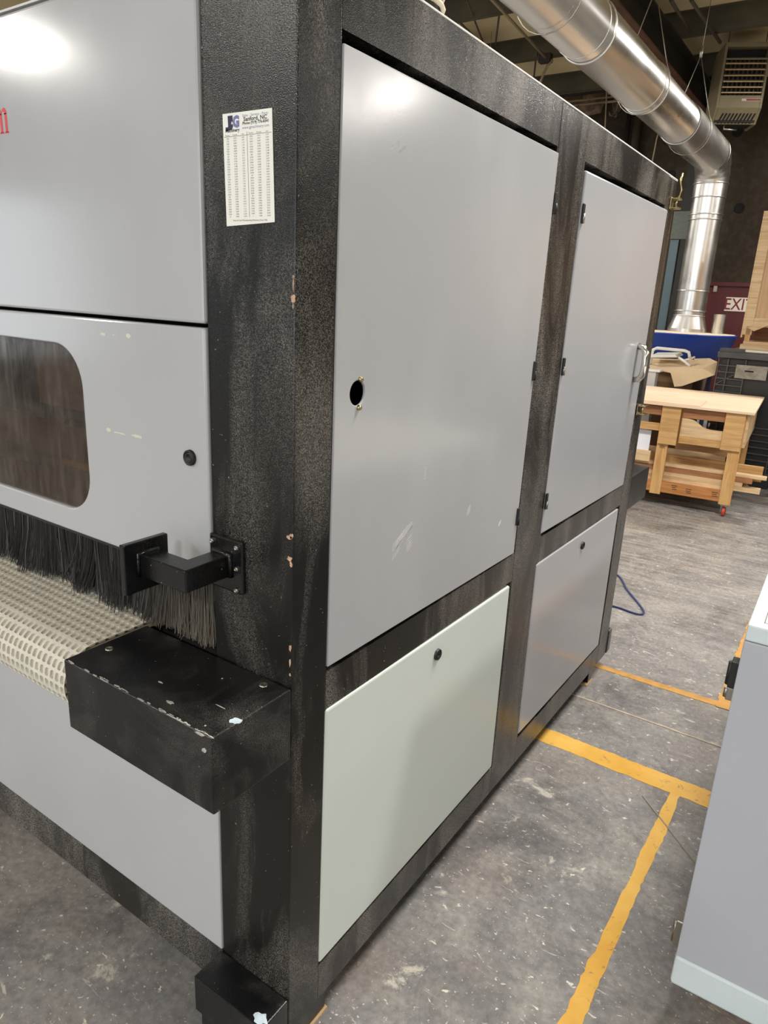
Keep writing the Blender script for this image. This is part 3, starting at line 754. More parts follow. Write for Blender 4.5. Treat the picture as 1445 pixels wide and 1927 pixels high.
def st(body, u, v, size, mat='ink', align='LEFT', sx=1.0, fit=None, **k):
    p = stk(u, v); p[1] = -.00135
    o = text_mesh('print', body, size*hS, mat, card, p, U, Vv, align, sx=sx, **k)
    if fit:                                   # stretch the line to the width it has on the sticker
        xs = [v_.co.x for v_ in o.data.vertices]; a, b = min(xs), max(xs); w0 = (fit[0]*wS, fit[1]*wS); ox = stk(fit[0], v)[0]-world(card).translation.x
        sc_ = (w0[1]-w0[0])/(b-a)
        for v_ in o.data.vertices: v_.co.x = ox+(v_.co.x-a)*sc_
    return o
st('J', .05, .112, .118, 'ink_navy', fit=(.05, .215), weight=.0016); st('G', .19, .122, .130, 'ink_blue', fit=(.205, .345), weight=.0014); st('&', .17, .098, .035, 'paper', fit=(.175, .225), ext=.0003)
st('Machinery', .04, .162, .042, fit=(.05, .345), weight=.0002)
st('Sales - Service - Parts', .38, .045, .032, 'ink_blue', fit=(.41, .92)); st('Sanford, NC', .40, .083, .050, fit=(.43, .90), weight=.0002)
st('Phone (919) 776-8341', .38, .112, .034, fit=(.41, .93), weight=.00016); st('www.jgmachinery.com', .37, .150, .036, 'ink_blue', fit=(.40, .94))
fr = []
for k in range(1, 65):
    g = math.gcd(k, 64); fr.append(('%d/%d' % (k//g, 64//g) if k < 64 else '1', '%.3f' % (k/64), '%.2f' % (k/64*25.4)))
LS = .0224
for half in (0, 1):
    for c_, (hd, u) in enumerate((('Fraction', .09), ('Decimal', .245), ('mm', .41))):
        uu = u+half*.485
        st(hd, uu, .196, .018, align='CENTER')
        st('\n'.join(r[c_] for r in fr[32*half:32*half+32]), uu, .225, .0185, align='CENTER', line=LS/.0185)
for (u0, v0, u1, v1) in ((.02, .202, .98, .202), (.495, .175, .495, .935)):
    a, b = stk(u0, v0), stk(u1, v1); e = .00022
    (MB().box(a[0], b[0], -.00145, -.0011, a[2]-e, a[2]+e) if v0 == v1 else MB().hexa([(a[0]-e, -.00145, a[2]), (a[0]+e, -.00145, a[2]), (a[0]+e, -.0011, a[2]), (a[0]-e, -.0011, a[2]), (b[0]-e, -.00145, b[2]), (b[0]+e, -.00145, b[2]), (b[0]+e, -.0011, b[2]), (b[0]-e, -.0011, b[2])])).build('rule', 'ink', card)
st('New & Used Woodworking Machinery Since 1966', .5, .970, .022, align='CENTER', fit=(.15, .86))

# wire-ribbed dust hose rising from the machine's roof
hx, hy, hr = -.196, .474, .125; ZT += .0046
ho = thing('dust_hose', (hx, hy, ZT), 'ribbed flexible dust hose rising from the roof of the sanding machine', 'hose')
MB().cyl((hx, hy, ZT+.001), (hx, hy, ZT+1.6), hr-.008, 32).build('hose_wall', plain('hose_dark', (20, 19, 18), .6), ho)
pts = []
for i in range(24*60):
    a = 2*math.pi*i/24; pts.append((hx+hr*math.cos(a), hy+hr*math.sin(a), ZT+.01+.025*i/24))
MB().tube(pts, .0055, 6).build('hose_coil', plain('hose_cream', (205, 196, 176), .5), ho, label='cream wire coil')

# ================================================================== DUCT WORK
DX, DZ, DY = -1.355, 3.515, 9.45
R1, R2, R3 = .200, .203, .206
dl = thing('exhaust_duct', (DX, DY, 1.62), 'large silver spiral exhaust duct running under the roof and dropping to the blue collector', 'duct')
segs = [(-3.0, 1.9, R1+.004), (1.9, 4.62, R1), (4.62, 6.12, R2), (6.12, 7.45, R2-.006), (7.45, DY-.32, R3+.006)]
for y0, y1, r in segs:
    m = MB(); prof = [(r, y0-.03), (r, y1), (r+.004, y1+.004)]
    m.lathe((DX, 0, DZ), prof, 48, 1).build('duct_section', 'galv', dl)
for y, r in ((1.9, R1+.006), (4.50, R1+.002), (4.62, R1+.005), (6.00, R2+.002), (6.12, R2+.005), (7.45, R2+.001)):
    MB().ring((DX, y, DZ), 1, r, .007 if y not in (4.5, 6.0) else .003, 48, 6).build('clamp_band', 'galv', dl)
# segmented elbow turning down
er = .30; pts = []; cz = DZ-er; cy = DY-.34
gores = 4
for k in range(gores):
    a0, a1 = math.radians(90*k/gores), math.radians(90*(k+1)/gores)
    P = [(DX, cy+er*math.sin(a0), cz+er*math.cos(a0)), (DX, cy+er*math.sin(a1), cz+er*math.cos(a1))]
    t = Vector(P[1])-Vector(P[0]); t.normalize(); P = [Vector(P[0])-t*.035, Vector(P[1])+t*.035]
    MB().tube(P, [R3+.008-.004*k, R3+.005-.004*k], 40, caps=False).build('elbow_gore', 'galv', dl)
vy = cy+er
for z0, z1, r in ((cz-.16, cz+.03, R3-.006), (cz-.42, cz-.16, R3-.012), (1.93, cz-.42, R3-.016), (1.62, 1.93, R3-.020)):
    MB().lathe((DX, vy, 0), [(r, z0), (r, z1)], 40, 2).build('duct_section', 'galv', dl)
for z, r in ((cz+.0, R3), (cz-.16, R3-.004), (cz-.36, R3-.006), (cz-.42, R3-.008), (1.93, R3-.012), (1.68, R3-.012), (1.62, R3-.012)):
    MB().ring((DX, vy, z), 2, r, .008, 40, 6).build('clamp_band', 'galv', dl)
# hanger cables with their clips
for y, top, lb in ((6.05, (1212, 0), 'thin wire-rope hanger holding the middle of the silver duct'), (7.9, (1318, 160), 'thin wire-rope hanger holding the duct near its elbow'), (3.9, (1100, -60), 'thin wire-rope hanger holding the duct above the sanding machine')):
    apex = (DX, y, DZ+.72); th_ = thing('duct_hanger', apex, lb, 'cable')
    rr = R3+.02
    for s in (-1, 1):
        a = math.radians(35); pts = [apex, (DX+s*rr*math.cos(a), y, DZ+rr*math.sin(a))]
        for k in range(8): b = a-math.radians(125*(k+1)/8); pts.append((DX+s*rr*math.cos(b), y, DZ+rr*math.sin(b)))
        MB().tube(pts, .004, 6).build('sling', 'cable', th_)
    MB().tube([apex, (DX+.02, y+.01, ZC)], .004, 6).build('wire', 'cable', th_)
    MB().cyl((DX, y, DZ+.70), (DX, y, DZ+.80), .016, 8).build('clip', 'cable', th_)
for px, py, y in ((1143, 165, 10.9), (1145, 0, 0), ):
    if y:
        p, q = at(1143, 165, 1, y), at(1147, 250, 1, y)
        tag(MB().tube([(p[0], y, p[2]+.7), (p[0]-.01, y, p[2]), (q[0], y, q[2]-.8)], .011, 6).build('hanging_cord', 'conduit'), 'pale cord hanging down in front of the back wall', 'cord')
p = at(1236, 260, 1, 10.9)
tag(MB().tube([(p[0]+.1, 10.9, p[2]+.5), (p[0], 10.9, p[2]), (p[0]-.05, 10.9, p[2]-.9)], .011, 6).build('hanging_cord', 'conduit'), 'pale cord hanging behind the silver duct', 'cord')
# blue collector the duct drops into
bcx, bcy = DX-.02, vy; bz1 = 1.39; bz0 = 1.10; BR = .64
M['blue'] = plain('blue_enamel', (24, 62, 158), .38, var=.12, sc=3)
M['dustwood'] = plain('pale_sawdust', (196, 182, 160), .95, var=.15, sc=20)
bc = thing('dust_collector', (bcx, bcy, 0), 'blue drum dust collector with sawdust on its lid', 'dust collector')
MB().lathe((bcx, bcy, 0), [(BR-.14, bz0), (BR-.09, bz0), (BR, bz1-.01), (BR+.006, bz1), (BR-.02, bz1+.004)], 56, 2).build('drum', 'blue', bc)
MB().lathe((bcx, bcy, 0), [(0, bz1+.002), (BR-.02, bz1+.002), (BR-.03, bz1+.012), (.3, bz1+.02), (0, bz1+.02)], 56, 2).build('sawdust_layer', 'dustwood', bc)
MB().lathe((bcx, bcy, 0), [(0, bz0+.01), (BR-.12, bz0+.01)], 40, 2).build('drum_floor', 'blue', bc)
MB().lathe((DX, vy, 0), [(R3+.035, bz1+.06), (R3-.018, 1.62)], 40, 2).build('inlet_cone', 'galv', dl)
MB().lathe((DX, vy, 0), [(R3+.037, bz1+.021), (R3+.037, bz1+.062)], 40, 2).build('inlet_collar', 'galv', dl)
MB().lathe((DX+.37, vy+.05, 0), [(.075, bz1), (.075, bz1+.26), (.078, bz1+.262)], 24, 2).build('outlet_stub', 'galv', bc)
M['dkblue'] = plain('dark_blue_steel', (30, 36, 60), .5)
for a in (.5, 2.2, 3.8, 5.4):
    x, y = bcx+.42*math.cos(a), bcy+.42*math.sin(a)
    MB().box(x-.025, x+.025, y-.025, y+.025, 0, bz0+.02).build('leg', 'dkblue', bc)
MB().lathe((bcx, bcy, 0), [(.0, .35), (.32, .35), (.40, 1.10)], 32, 2).build('collection_bag', plain('bag_cloth', (120, 110, 96), .9, var=.1), bc)

# unit heater hung by the back wall
hp = at(1388, 212, 1, 9.75)
uh = thing('unit_heater', (hp[0], 9.75, 3.98), 'beige louvred unit heater hanging from the roof', 'heater', rz=math.radians(24))
M['heater'] = plain('heater_beige', (132, 121, 94), .5, var=.10, sc=5); M['heater_dark'] = plain('heater_dark', (22, 20, 16), .7)
M['louvre'] = plain('louvre_tan', (206, 182, 138), .45)
w, h, dp = .27, .88, .55
HB = lambda m, n_, mt, b=.004, l=None, pr=None: m.build(n_, mt, pr or uh, b, local=True, label=l)
prof = [(0, .16), (.14, 0), (dp-.06, 0), (dp, .06), (dp, h-.12), (dp-.10, h), (0, h)]
HB(MB().prism([(a, b) for a, b in prof][::1], 0, -w, -w+.03), 'side_panel', 'heater'); HB(MB().prism(prof, 0, w-.03, w), 'side_panel', 'heater')
HB(MB().box(-w+.03, w-.03, 0, dp-.1, h-.05, h), 'top_panel', 'heater'); HB(MB().box(-w+.03, w-.03, .0, .02, .16, .30), 'lower_panel', 'heater')
HB(MB().hexa([(-w+.03, .138, .0), (w-.03, .138, .0), (w-.03, .152, .012), (-w+.03, .152, .012), (-w+.03, .0, .158), (w-.03, .0, .158), (w-.03, .014, .17), (-w+.03, .014, .17)]), 'grille_panel', 'heater')
HB(MB().box(-w+.03, w-.03, .10, dp-.11, .02, h-.06), 'core', 'heater_dark', 0)
HB(MB().box(-w+.03, w-.03, .0, .02, .69, .71), 'louvre_rail', 'heater')
for k, z in enumerate((.65, .585, .52, .455, .395, .335)):
    a = .03 if k < 4 else .008
    HB(MB().hexa([(-w+.035, -.012, z-.014), (w-.035, -.012, z-.014), (w-.035, .05, z+a-.012), (-w+.035, .05, z+a-.012), (-w+.035, -.012, z-.002), (w-.035, -.012, z-.002), (w-.035, .05, z+a-.004), (-w+.035, .05, z+a-.004)]), 'louvre', 'louvre', 0)
for k in range(9):
    x = -w+.06+k*(2*w-.12)/8; HB(MB().box(x-.008, x+.008, .07, .095, .30, .72), 'heat_tube', 'purlin', 0)
for k in range(10):
    x = -w+.07+k*(2*w-.16)/9
    HB(MB().hexa([(x, .122, .008), (x+.018, .122, .008), (x+.018, .128, .012), (x, .128, .012), (x+.03, .04, .104), (x+.048, .04, .104), (x+.048, .046, .11), (x+.03, .046, .11)]), 'grille_slot', 'heater_dark', 0)
lb = HB(MB().box(.02, w-.02, -.003, .0, .235, .262), 'maker_label', plain('label_pink', (214, 190, 180), .5), 0)
HB(MB().box(.075, w-.024, -.0045, -.003, .239, .258), 'label_band', plain('label_red', (130, 40, 44), .5), 0, None, lb)
for sx in (-.22, .22): HB(MB().cyl((sx, .12, h), (sx, .12, ZC-3.98), .006, 6), 'hanger_rod', 'rod', 0)
HB(MB().tube([(-.1, .15, .0), (-.1, .15, -.05), (.06, .15, -.06)], .012, 8), 'gas_pipe', 'steel', 0)

# ================================================================== WORKBENCH
TH = math.radians(4.0)
BO = np.array([.018, 5.524, 0]); BXv = np.array([math.cos(TH), math.sin(TH), 0]); BYv = np.array([-math.sin(TH), math.cos(TH), 0])
def bl(px, py, y=0.):                 # photo pixel -> bench coordinates on its front plane y
    d = ray(px, py); t = (y-np.dot(CAM-BO, BYv))/np.dot(d, BYv); P = CAM+d*t-BO; return float(np.dot(P, BXv)), float(P[2])
wbn = thing('workbench', BO, 'rolling wooden workbench with plywood top and casters', 'workbench', rz=TH)
M['ply'] = wood('plywood_top', (236, 212, 184), (222, 192, 160), 0, .5, .55, .1)
M['pine'] = wood('pine', (206, 164, 108), (176, 128, 76), 2, .9, .6, .25)
M['pineh'] = wood('pine_rail', (202, 162, 108), (170, 124, 76), 0, .9, .6, .2)
M['pale_pine'] = wood('pale_pine', (214, 186, 146), (186, 150, 110), 0, .8, .6, .15)
M['brown_pine'] = wood('brown_pine', (160, 112, 76), (128, 86, 56), 0, .9, .6, .2)
M['orange_pine'] = wood('orange_pine', (186, 128, 76), (154, 98, 54), 0, .8, .55, .2)
WB = lambda m, n_, mt, b=.002, l=None, pr=None: m.build(n_, mt, pr or wbn, b, local=True, label=l)
TOPZ = .905; DPT = 1.35
LX = -1.35
WB(MB().box(LX-.02, .055, -.045, DPT, TOPZ-.022, TOPZ), 'tabletop', 'ply')
for x0, x1 in ((-.092, 0), (-.655, -.565), (LX, LX+.09)):
    WB(MB().box(x0, x1, 0, .04, .105, TOPZ-.025), 'leg', 'pine'); WB(MB().box(x0, x1, DPT-.14, DPT-.10, .105, TOPZ-.025), 'leg', 'pine')
# gusset boards over the legs
for (px0, py0), (px1, py1) in (((1236, 834), (1271, 838)), ((1354, 846), (1391, 850))):
    x0, z = bl(px0, py0, -.02); x1, _ = bl(px1, py1, -.02)
    WB(MB().box(x0, x1, -.022, -.0005, z, TOPZ-.024), 'gusset_board', 'pineh')
x_l, z_a = bl(1274, 833, -.01); x_r, _ = bl(1358, 830, -.01)
for a, b in ((x_l-.16+.165, x_r), (LX, x_l-.16)):
    zt = TOPZ-.03
    WB(MB().box(a, b, .002, .03, zt-.08, zt), 'upper_apron', 'brown_pine')
    # lower apron with a scooped upper edge
    zb_ = z_a if b > -.3 else bl(1215, 807, -.01)[1]; n_ = 14; top = []
    for i in range(n_+1):
        t = i/n_; s = (1-1/(1+math.exp(-(t-.42)*14))); top.append((a+(b-a)*t, zt-.082-.075*(1-s)+(.0)))
    WB(MB().prism([(a, zb_), (b, zb_)]+top[::-1], 1, .003, .026), 'lower_apron', 'pale_pine')
    WB(MB().box(a, b, .001, .0275, zb_-.003, zb_+.06), 'apron_strip', 'pineh', .001)
# side rail of the right end
WB(MB().box(.0, .022, .02, DPT-.1, .60, TOPZ-.024), 'end_apron', 'pale_pine')
x0, z0 = bl(1215, 903, 0); _, z1 = bl(1215, 925, 0)
WB(MB().box(LX, -.092, .004, .04, .125, .225), 'bottom_rail', 'orange_pine'); WB(MB().box(LX, -.0, DPT-.14, DPT-.1, .125, .225), 'bottom_rail', 'orange_pine')
WB(MB().box(-.562, -.095, .55, .575, .42, .50), 'rear_board', 'pale_pine')
WB(MB().box(LX, -.0, .042, DPT-.145, .205, .225), 'shelf', 'ply')
# stencilled stamps on the bottom rail and leg
M['stamp'] = plain('stamp_ink', (70, 52, 44), .8)
for i, (px, py, w_) in enumerate(((1268, 918, .045), (1295, 925, .05), (1344, 931, .05))):
    x, z = bl(px, py, 0)
    for k in range(3): WB(MB().box(x-w_/2+.004*k, x+w_/2-.008*(k % 2), .0032, .0045, z+.018-.016*k-.003, z+.018-.016*k+.003), 'stamp_mark', 'stamp', 0)
x, z = bl(1246, 841, 0)
for k in range(5): WB(MB().box(x-.02+.009*k, x-.016+.009*k, -.0012, .0005, z-.012, z+.012), 'stamp_mark', 'stamp', 0)
M['caster_red'] = plain('caster_red', (176, 62, 44), .45)
for x, y in ((-.04, .03), (-.04, DPT-.12), (LX+.05, .03), (LX+.05, DPT-.12)):
    ca = WB(MB().box(x-.035, x+.035, y-.035, y+.035, .098, .105).box(x-.026, x-.02, y-.022, y+.022, .035, .1).box(x+.02, x+.026, y-.022, y+.022, .035, .1), 'caster', 'steel', 0)
    ca.data.materials[0] = M['steel']
    WB(MB().lathe((x, y, .04), [(.018, -.014), (.036, -.014), (.04, -.008), (.04, .008), (.036, .014), (.018, .014)], 24, 0), 'wheel', 'caster_red', 0, None, ca)
    WB(MB().lathe((x, y, .04), [(0, -.016), (.02, -.016), (.02, .016), (0, .016)], 16, 0), 'hub', 'rubber', 0, None, ca)
# things lying on and in the bench
def bench_thing(name, m, mat, label, cat, group=None, bevel=.0015):
    o = m.build(name, mat, None, bevel); o.location = tuple(BO); o.rotation_euler = (0, 0, TH); return tag(o, label, cat, group)
x1_, _ = bl(1289, 740, .2)
bench_thing('plywood_offcut', MB().box(LX+.05, -.36, -.03, .42, TOPZ+.0003, TOPZ+.008), wood('ply_sheet', (238, 208, 180), (224, 190, 158), 0, .5), 'thin plywood sheet lying on the workbench top', 'plywood')
bd = [  # x right end, y0, y1, z0, z1, material, label
    (.20, .06, .16, .226, .262, 'pale_pine', 'lowest pale board on the bench shelf, sticking far out at the end'),
    (.09, .17, .30, .226, .30, 'pine', 'thick pine board on the bench shelf beside the lowest pale board'),
    (.06, .06, .15, .263, .30, 'pale_pine', 'short pale strip resting on the lowest pale board'),
    (.13, .07, .19, .301, .345, 'brown_pine', 'brown board near the top of the bench shelf stack'),
    (.23, .08, .15, .346, .372, 'pale_pine', 'thin pale strip on the brown board, sticking furthest out'),
    (.19, .20, .24, .302, .43, 'pineh', 'board standing on edge behind the stack on the bench shelf'),
    (-.12, .30, .33, .31, .47, 'pale_pine', 'wide pale board standing on edge at the back of the shelf stack')]
M['pine_x'] = wood('pine_x', (204, 164, 112), (172, 128, 78), 0, .9, .6, .25)
for xr, y0, y1, z0, z1, mt, lbn in bd:
    bench_thing('board', MB().box(LX+.08, xr, y0, y1, z0 if z0 != .31 else .3005, z1), 'pine_x' if mt == 'pine' else mt, lbn, 'board', 'boards stored on the bench shelf')
bench_thing('board', MB().box(LX+.1, -.70, .035, .049, .3735, .47), 'pale_pine', 'pale board standing on edge in front of the white panel', 'board', 'boards stored on the bench shelf')
xa, za = bl(1226, 810, .05); xb, zb2 = bl(1226, 848, .05)
bench_thing('white_panel', MB().box(-1.0, xa, .052, .068, .3735, za), plain('white_melamine', (232, 234, 242), .4), 'white melamine panel standing on the boards under the bench', 'panel')

# ================================================================== BLACK BULK CONTAINER, CRATE, CARTON
M['crate_black'] = plain('black_plastic', (24, 24, 25), .42, var=.15, sc=6)
M['crate_rib'] = plain('black_plastic_rib', (66, 66, 66), .35, var=.2, sc=9)
cx0, cx1, cy0, cy1, cz1 = -.50, .72, 6.90, 8.05, 1.335
bk = thing('bulk_container', ((cx0+cx1)/2, (cy0+cy1)/2, 0), 'black plastic bulk container with ribbed walls and lid', 'container')
MB().box(cx0+.03, cx1-.03, cy0+.03, cy1-.03, .10, cz1-.10).build('body', 'crate_black', bk)
for x in (cx0, cx0+.5, cx1-.16): MB().box(x, x+.16, cy0+.01, cy1-.01, 0, .10).build('runner', 'crate_black', bk, .004)
ld = MB().box(cx0-.012, cx1+.012, cy0-.012, cy1+.012, cz1-.095, cz1-.035).build('lid', 'crate_rib', bk, .012, 3)
MB().box(cx0, cx1, cy0, cy1, cz1-.035, cz1-.028).build('lid_top', 'crate_rib', ld)
for x0 in (cx0, cx1-.22): MB().box(x0, x0+.22, cy0, cy0+.10, cz1-.03, cz1).build('corner_cap', 'crate_rib', ld, .006)
for k in range(17):
    z = .14+k*.064; 
    MB().box(cx0+.004, cx0+.26, cy0+.004, cy0+.03, z, z+.010).build('rib', 'crate_rib', bk); MB().box(cx1-.26, cx1-.004, cy0+.004, cy0+.03, z, z+.010).build('rib', 'crate_rib', bk)
    if k < 8: MB().box(cx0+.26, cx1-.26, cy0+.006, cy0+.03, z, z+.012).build('rib', 'crate_rib', bk)
    MB().box(cx0+.004, cx0+.03, cy0+.03, cy1-.004, z, z+.010).build('rib', 'crate_rib', bk)
for x in (cx0+.004, cx0+.09, cx0+.25, cx0+.61, cx1-.26, cx1-.10, cx1-.014):
    MB().box(x, x+.010, cy0+.002, cy0+.03, .1, cz1-.10).build('rib', 'crate_rib', bk)
for z in (.98, .66): 
    MB().hexa([(cx0+.01, cy0+.002, z), (cx0+.022, cy0+.002, z), (cx0+.022, cy0+.03, z), (cx0+.01, cy0+.03, z), (cx0+.238, cy0+.002, z+.16), (cx0+.25, cy0+.002, z+.16), (cx0+.25, cy0+.03, z+.16), (cx0+.238, cy0+.03, z+.16)]).build('rib', 'crate_rib', bk)
a, b = at(1386, 686, 1, cy0-.001), at(1434, 716, 1, cy0-.001)
pc = MB().box(a[0], b[0]+.03, cy0-.004, cy0+.004, b[2], a[2]).build('document_pouch', plain('clear_pouch', (132, 128, 118), .3, var=.35, sc=14), bk, .001, label='crumpled clear document pouch')
a2, b2 = at(1402, 695, 1, cy0), at(1418, 700, 1, cy0)
MB().box(a2[0], b2[0], cy0-.006, cy0-.004, b2[2]-.006, a2[2]-.01).build('pouch_slot', 'dark', pc)
tag(MB().box(cx0+.16, cx0+.78, cy0+.13, cy0+.55, cz1-.0275, cz1-.024).build('paper_sheet', plain('paper_white', (232, 234, 226), .6), None, 0), 'white paper sheet lying on the black container lid', 'paper')
gpt = at(1436, 657, 2, cz1-.02)
v = []; rnd = random.Random(4)
tag(MB().lathe((gpt[0]+.05, gpt[1], cz1-.0238), [(0, .028), (.05, .024), (.10, .010), (.12, .0)], 14, 2).build('green_scrap', plain('green_film', (70, 210, 60), .4)), 'bright green scrap of film on the white paper', 'scrap')
# plywood crate standing on the container
kx0 = at(1389, 560, 1, 7.60)[0]+.108; ky0 = 7.62
cr = thing('plywood_crate', (kx0+.45, ky0+.2, cz1-.028), 'tall plywood shipping crate standing on the black container', 'crate')
kz0 = cz1-.0275
M['crate_ply'] = wood('crate_ply', (202, 168, 132), (178, 142, 104), 2, .4, .6, .12)
MB().box(kx0+.0, kx0+1.0, ky0-.06, ky0+.36, kz0, kz0+.055).build('skid_board', 'pale_pine', cr, .003)
MB().box(kx0+.02, kx0+1.0, ky0-.03, ky0+.36, kz0+.055, kz0+.085).build('skid_board', 'pale_pine', cr, .003)
MB().box(kx0+.02, kx0+.07, ky0+.0, ky0+.05, kz0+.085, kz0+.24).build('corner_block', 'pine', cr, .002); MB().box(kx0+.93, kx0+.98, ky0, ky0+.05, kz0+.085, kz0+.24).build('corner_block', 'pine', cr, .002)
ztop = at(1432, 397, 1, ky0)[2]
MB().box(kx0+.07, kx0+.93, ky0+.30, ky0+.32, kz0+.086, kz0+.24).build('hollow_shade_board', 'brown_pine', cr)  # added board that makes the hollow under the crate read as dark shade
MB().box(kx0+.03, kx0+.97, ky0+.02, ky0+.35, kz0+.24, ztop-.005).build('plywood_face', 'crate_ply', cr)
for x0 in (kx0-.005, kx0+.92): MB().box(x0, x0+.085, ky0, ky0+.02, kz0+.15, ztop).build('stile', 'pale_pine', cr, .002)
MB().box(kx0-.02, kx0-.005, ky0, ky0+.34, kz0+.12, ztop).build('side_board', 'pale_pine', cr, .002)
for z in (ztop-.09, kz0+.235): MB().box(kx0+.08, kx0+.92, ky0+.001, ky0+.02, z, z+.09).build('cross_rail', 'pale_pine', cr, .002)
MB().hexa([(kx0+.03, ky0-.018, kz0+.22), (kx0+.10, ky0-.018, kz0+.19), (kx0+.10, ky0, kz0+.19), (kx0+.03, ky0, kz0+.22), (kx0+.86, ky0-.018, kz0+.70), (kx0+.92, ky0-.018, kz0+.62), (kx0+.92, ky0, kz0+.62), (kx0+.86, ky0, kz0+.70)]).build('diagonal_brace', 'pale_pine', cr, .002)
def tree_copy(o, off, parent=None):
    c = o.copy(); COL.objects.link(c); c.parent = parent
    if parent is None: c.location = o.location+Vector(off)
    for ch in [k for k in bpy.data.objects if k.parent == o]: tree_copy(ch, off, c)
    return c
for k, (dx, lc, lk) in enumerate(((1.5, 'added unseen second black bulk container, beside the one with the document pouch', 'added unseen second plywood crate, on the container beside the pouch'), (3.0, 'added unseen third black bulk container, furthest from the workbench', 'added unseen third plywood crate, furthest from the workbench'))):
    tree_copy(bk, (dx, 0, 0))['label'] = lc; tree_copy(cr, (dx, -.2, 0))['label'] = lk  # unseen copies added to give the rear door its wood-coloured reflection
# open carton, the grey box beside it and a white tube-frame stool on top
M['kraft'] = plain('kraft_cardboard', (206, 182, 146), .75, var=.06, sc=4)
def quad_sheet(pts, th=.006):
    P = [Vector(map(float, p)) for p in pts]; nrm = (P[1]-P[0]).cross(P[-1]-P[0]).normalized()*th
    n = len(P); return P, [p+nrm for p in P]
def sheet(m, pts, th=.006):
    a, b = quad_sheet(pts, th); n = len(a)
    m.add(a+b, [tuple(range(n)), tuple(range(2*n-1, n-1, -1))]+[(i, (i+1) % n, (i+1) % n+n, i+n) for i in range(n)]); return m
Q = lambda px, py, y: at(px, py, 1, y)
cbx0, cbx1 = Q(1225, 700, 7.13)[0], Q(1340, 690, 7.43)[0]
ct = thing('cardboard_carton', ((cbx0+cbx1)/2, 7.5, 0), 'open cardboard carton with its flaps folded out behind the bench', 'carton')
ctz = 1.06
MB().box(cbx0+.05, cbx1-.13, 7.24, 7.85, 0, ctz-.03).build('carton_body', plain('kraft_dark', (120, 92, 66), .8, var=.1), ct)
sheet(MB(), [Q(1222, 694, 7.18), Q(1262, 702, 7.13), Q(1310, 694, 7.13), Q(1306, 678, 7.58), Q(1222, 675, 7.58)]).build('top_flap', 'kraft', ct)
sheet(MB(), [Q(1262, 702, 7.13), Q(1269, 728, 7.06), Q(1283, 727, 7.06), Q(1345, 706, 7.06), Q(1322, 694, 7.11), Q(1310, 694, 7.13)]).build('front_flap', 'kraft', ct)
sheet(MB(), [Q(1310, 694, 7.13), Q(1322, 694, 7.11), Q(1345, 706, 7.06), Q(1350, 682, 7.28), Q(1335, 675, 7.53), Q(1306, 676, 7.58)]).build('side_flap', 'kraft', ct)
gx1, gz = Q(1242, 699, 6.9)[0], Q(1242, 697, 6.9)[2]
gb = thing('grey_cabinet', (gx1-.4, 6.96, 0), 'grey metal cabinet with white top beside the cardboard carton', 'cabinet')
MB().box(gx1-.9, gx1-.04, 6.91, 7.02, 0, gz-.02).build('body', plain('cabinet_grey', (186, 186, 186), .5, var=.05), gb, .004)
MB().box(gx1-.92, gx1, 6.89, 7.03, gz-.02, gz).build('top', plain('cabinet_white', (222, 222, 222), .5), gb, .003)
yS = 7.33; M['white_enamel'] = plain('white_enamel', (226, 224, 216), .4)
stl = thing('tube_frame_stool', Q(1262, 688, yS), 'white tube-frame stool lying on the cardboard carton', 'stool')
MB().tube([Q(1223, 685, yS), Q(1226, 668, yS), Q(1229, 658, yS), Q(1236, 655, yS), Q(1288, 660, yS), Q(1296, 663, yS), Q(1298, 674, yS)], .017, 10).build('frame_tube', 'white_enamel', stl)
MB().tube([Q(1277, 673, yS-.03), Q(1289, 681, yS-.06), Q(1299, 689, yS-.1)], .015, 10).build('leg', 'white_enamel', stl)
MB().tube([Q(1288, 678, yS-.02), Q(1300, 675, yS+.02), Q(1307, 672, yS+.05)], .012, 10).build('stretcher', 'white_enamel', stl)
a, b = Q(1226, 668, yS-.02), Q(1277, 670, yS-.02)
MB().hexa([(a[0], yS-.06, a[2]-.03), (b[0], yS-.06, b[2]-.015), (b[0], yS+.22, b[2]-.0), (a[0], yS+.22, a[2]-.012), (a[0], yS-.06, a[2]), (b[0]-.03, yS-.06, b[2]+.012), (b[0]-.03, yS+.22, b[2]+.03), (a[0], yS+.22, a[2]+.02)]).build('seat', 'white_enamel', stl, .008)

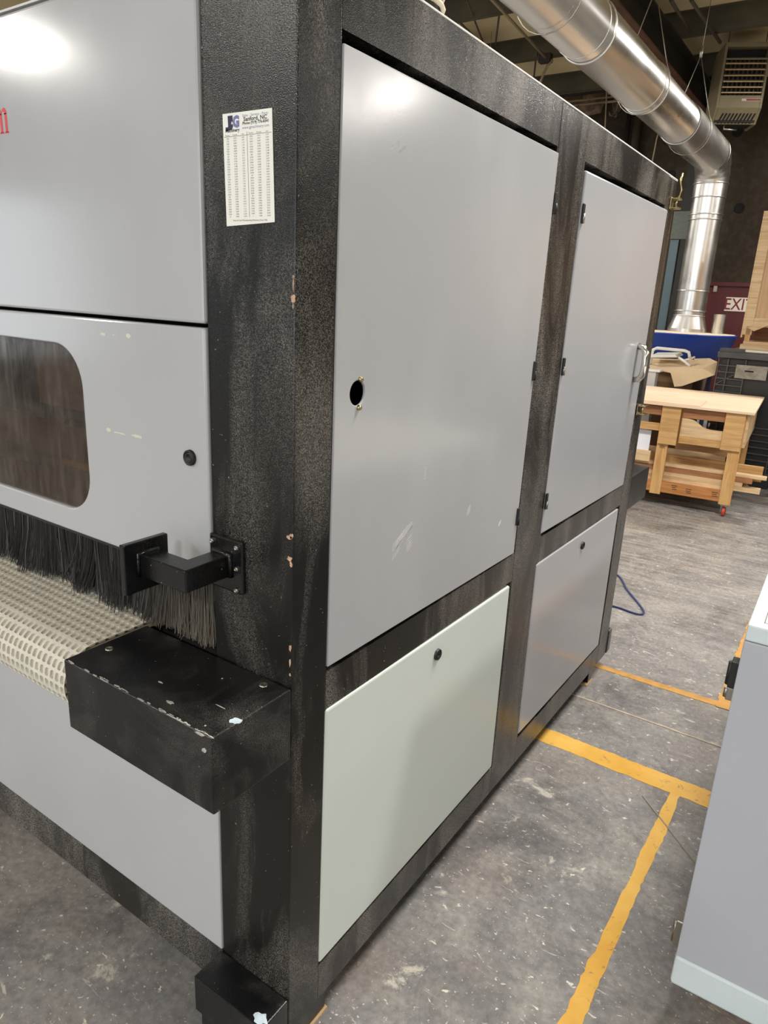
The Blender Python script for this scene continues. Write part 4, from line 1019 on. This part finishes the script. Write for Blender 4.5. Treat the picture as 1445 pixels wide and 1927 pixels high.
# ================================================================== GREY CABINET MACHINE beside the aisle
TG = math.radians(1.0)
gm = thing('feeder_machine', (.664, .612, 0), 'grey steel machine cabinet with pale rim standing beside the aisle', 'machine', rz=TG)
M['gm_grey'] = grey_paint('mid_grey_enamel', (180, 183, 191), .40, .3, .03, 4.4)
M['louvre_gap'] = plain('gap_grey', (110, 108, 104), .7); M['gm_white'] = plain('pale_rim_enamel', (208, 219, 222), .45, var=.04, sc=6); M['gm_cream'] = plain('cream_tray', (216, 212, 200), .6, var=.05, sc=20)
G = lambda m, n_, mt, b=.003, l=None, pr=None: m.build(n_, mt, pr or gm, b, local=True, label=l)
G(MB().box(-.003, 1.3, .0, 1.5, .20, 1.02), 'body', 'gm_grey', .003)
G(MB().box(-.004, 1.304, -.004, 1.5, .120, .205), 'kick_strip', 'gm_white', .008)
G(MB().box(-.002, 1.304, -.003, 1.5, 1.022, 1.058), 'rim', 'gm_white', .004)
G(MB().box(.026, 1.27, .026, 1.47, 1.0575, 1.0586), 'tray_liner', 'gm_cream', 0, 'cream tray liner')
for (x0, x1, y0, y1) in ((.024, .026, .024, 1.47), (.024, 1.27, .024, .026)): G(MB().box(x0, x1, y0, y1, 1.0575, 1.0584), 'liner_gap', 'louvre_gap', 0)
for y0 in (.12, 1.25): G(MB().box(.05, 1.2, y0, y0+.10, 0, .1195), 'skid', 'brown_pine', .002)
for z0, z1, y0 in ((.895, .955, .03), (.855, .885, .05), (.20, .27, .03)):
    hb = G(MB().box(-.018, .003, y0, y0+.03, z0, z1), 'hinge', 'rubber' if z0 > .89 else 'steel', .002)
    G(MB().cyl((-.018, y0+.008, z0+.004), (-.018, y0+.008, z1-.004), .006, 8), 'knuckle', 'rubber' if z0 > .89 else 'steel', 0, None, hb)

# blue cord looping on the floor behind the sanding machine
c = [at(1120, 1030, 2, .30)]
c = [(-.62, 2.75, .005), (-.50, 3.35, .005), tuple(at(1157, 1080, 2, .006)), tuple(at(1180, 1110, 2, .006)), tuple(at(1203, 1138, 2, .006)), tuple(at(1211, 1151, 2, .006)), tuple(at(1207, 1156, 2, .006)), tuple(at(1190, 1153, 2, .006)), tuple(at(1150, 1140, 2, .006)), (-.45, 2.92, .006)]
P = [Vector(map(float, q)) for q in c]; sm = []
for i in range(len(P)-1):
    p0, p1, p2, p3 = P[max(i-1, 0)], P[i], P[i+1], P[min(i+2, len(P)-1)]
    for k in range(8):
        t = k/8; sm.append(.5*((2*p1)+(p2-p0)*t+(2*p0-5*p1+4*p2-p3)*t*t+(3*p1-p0-3*p2+p3)*t**3))
tag(MB().tube(sm, .0055, 8).build('blue_cord', plain('blue_cord', (28, 40, 96), .45)), 'blue cord looping across the concrete floor behind the sanding machine', 'cord')
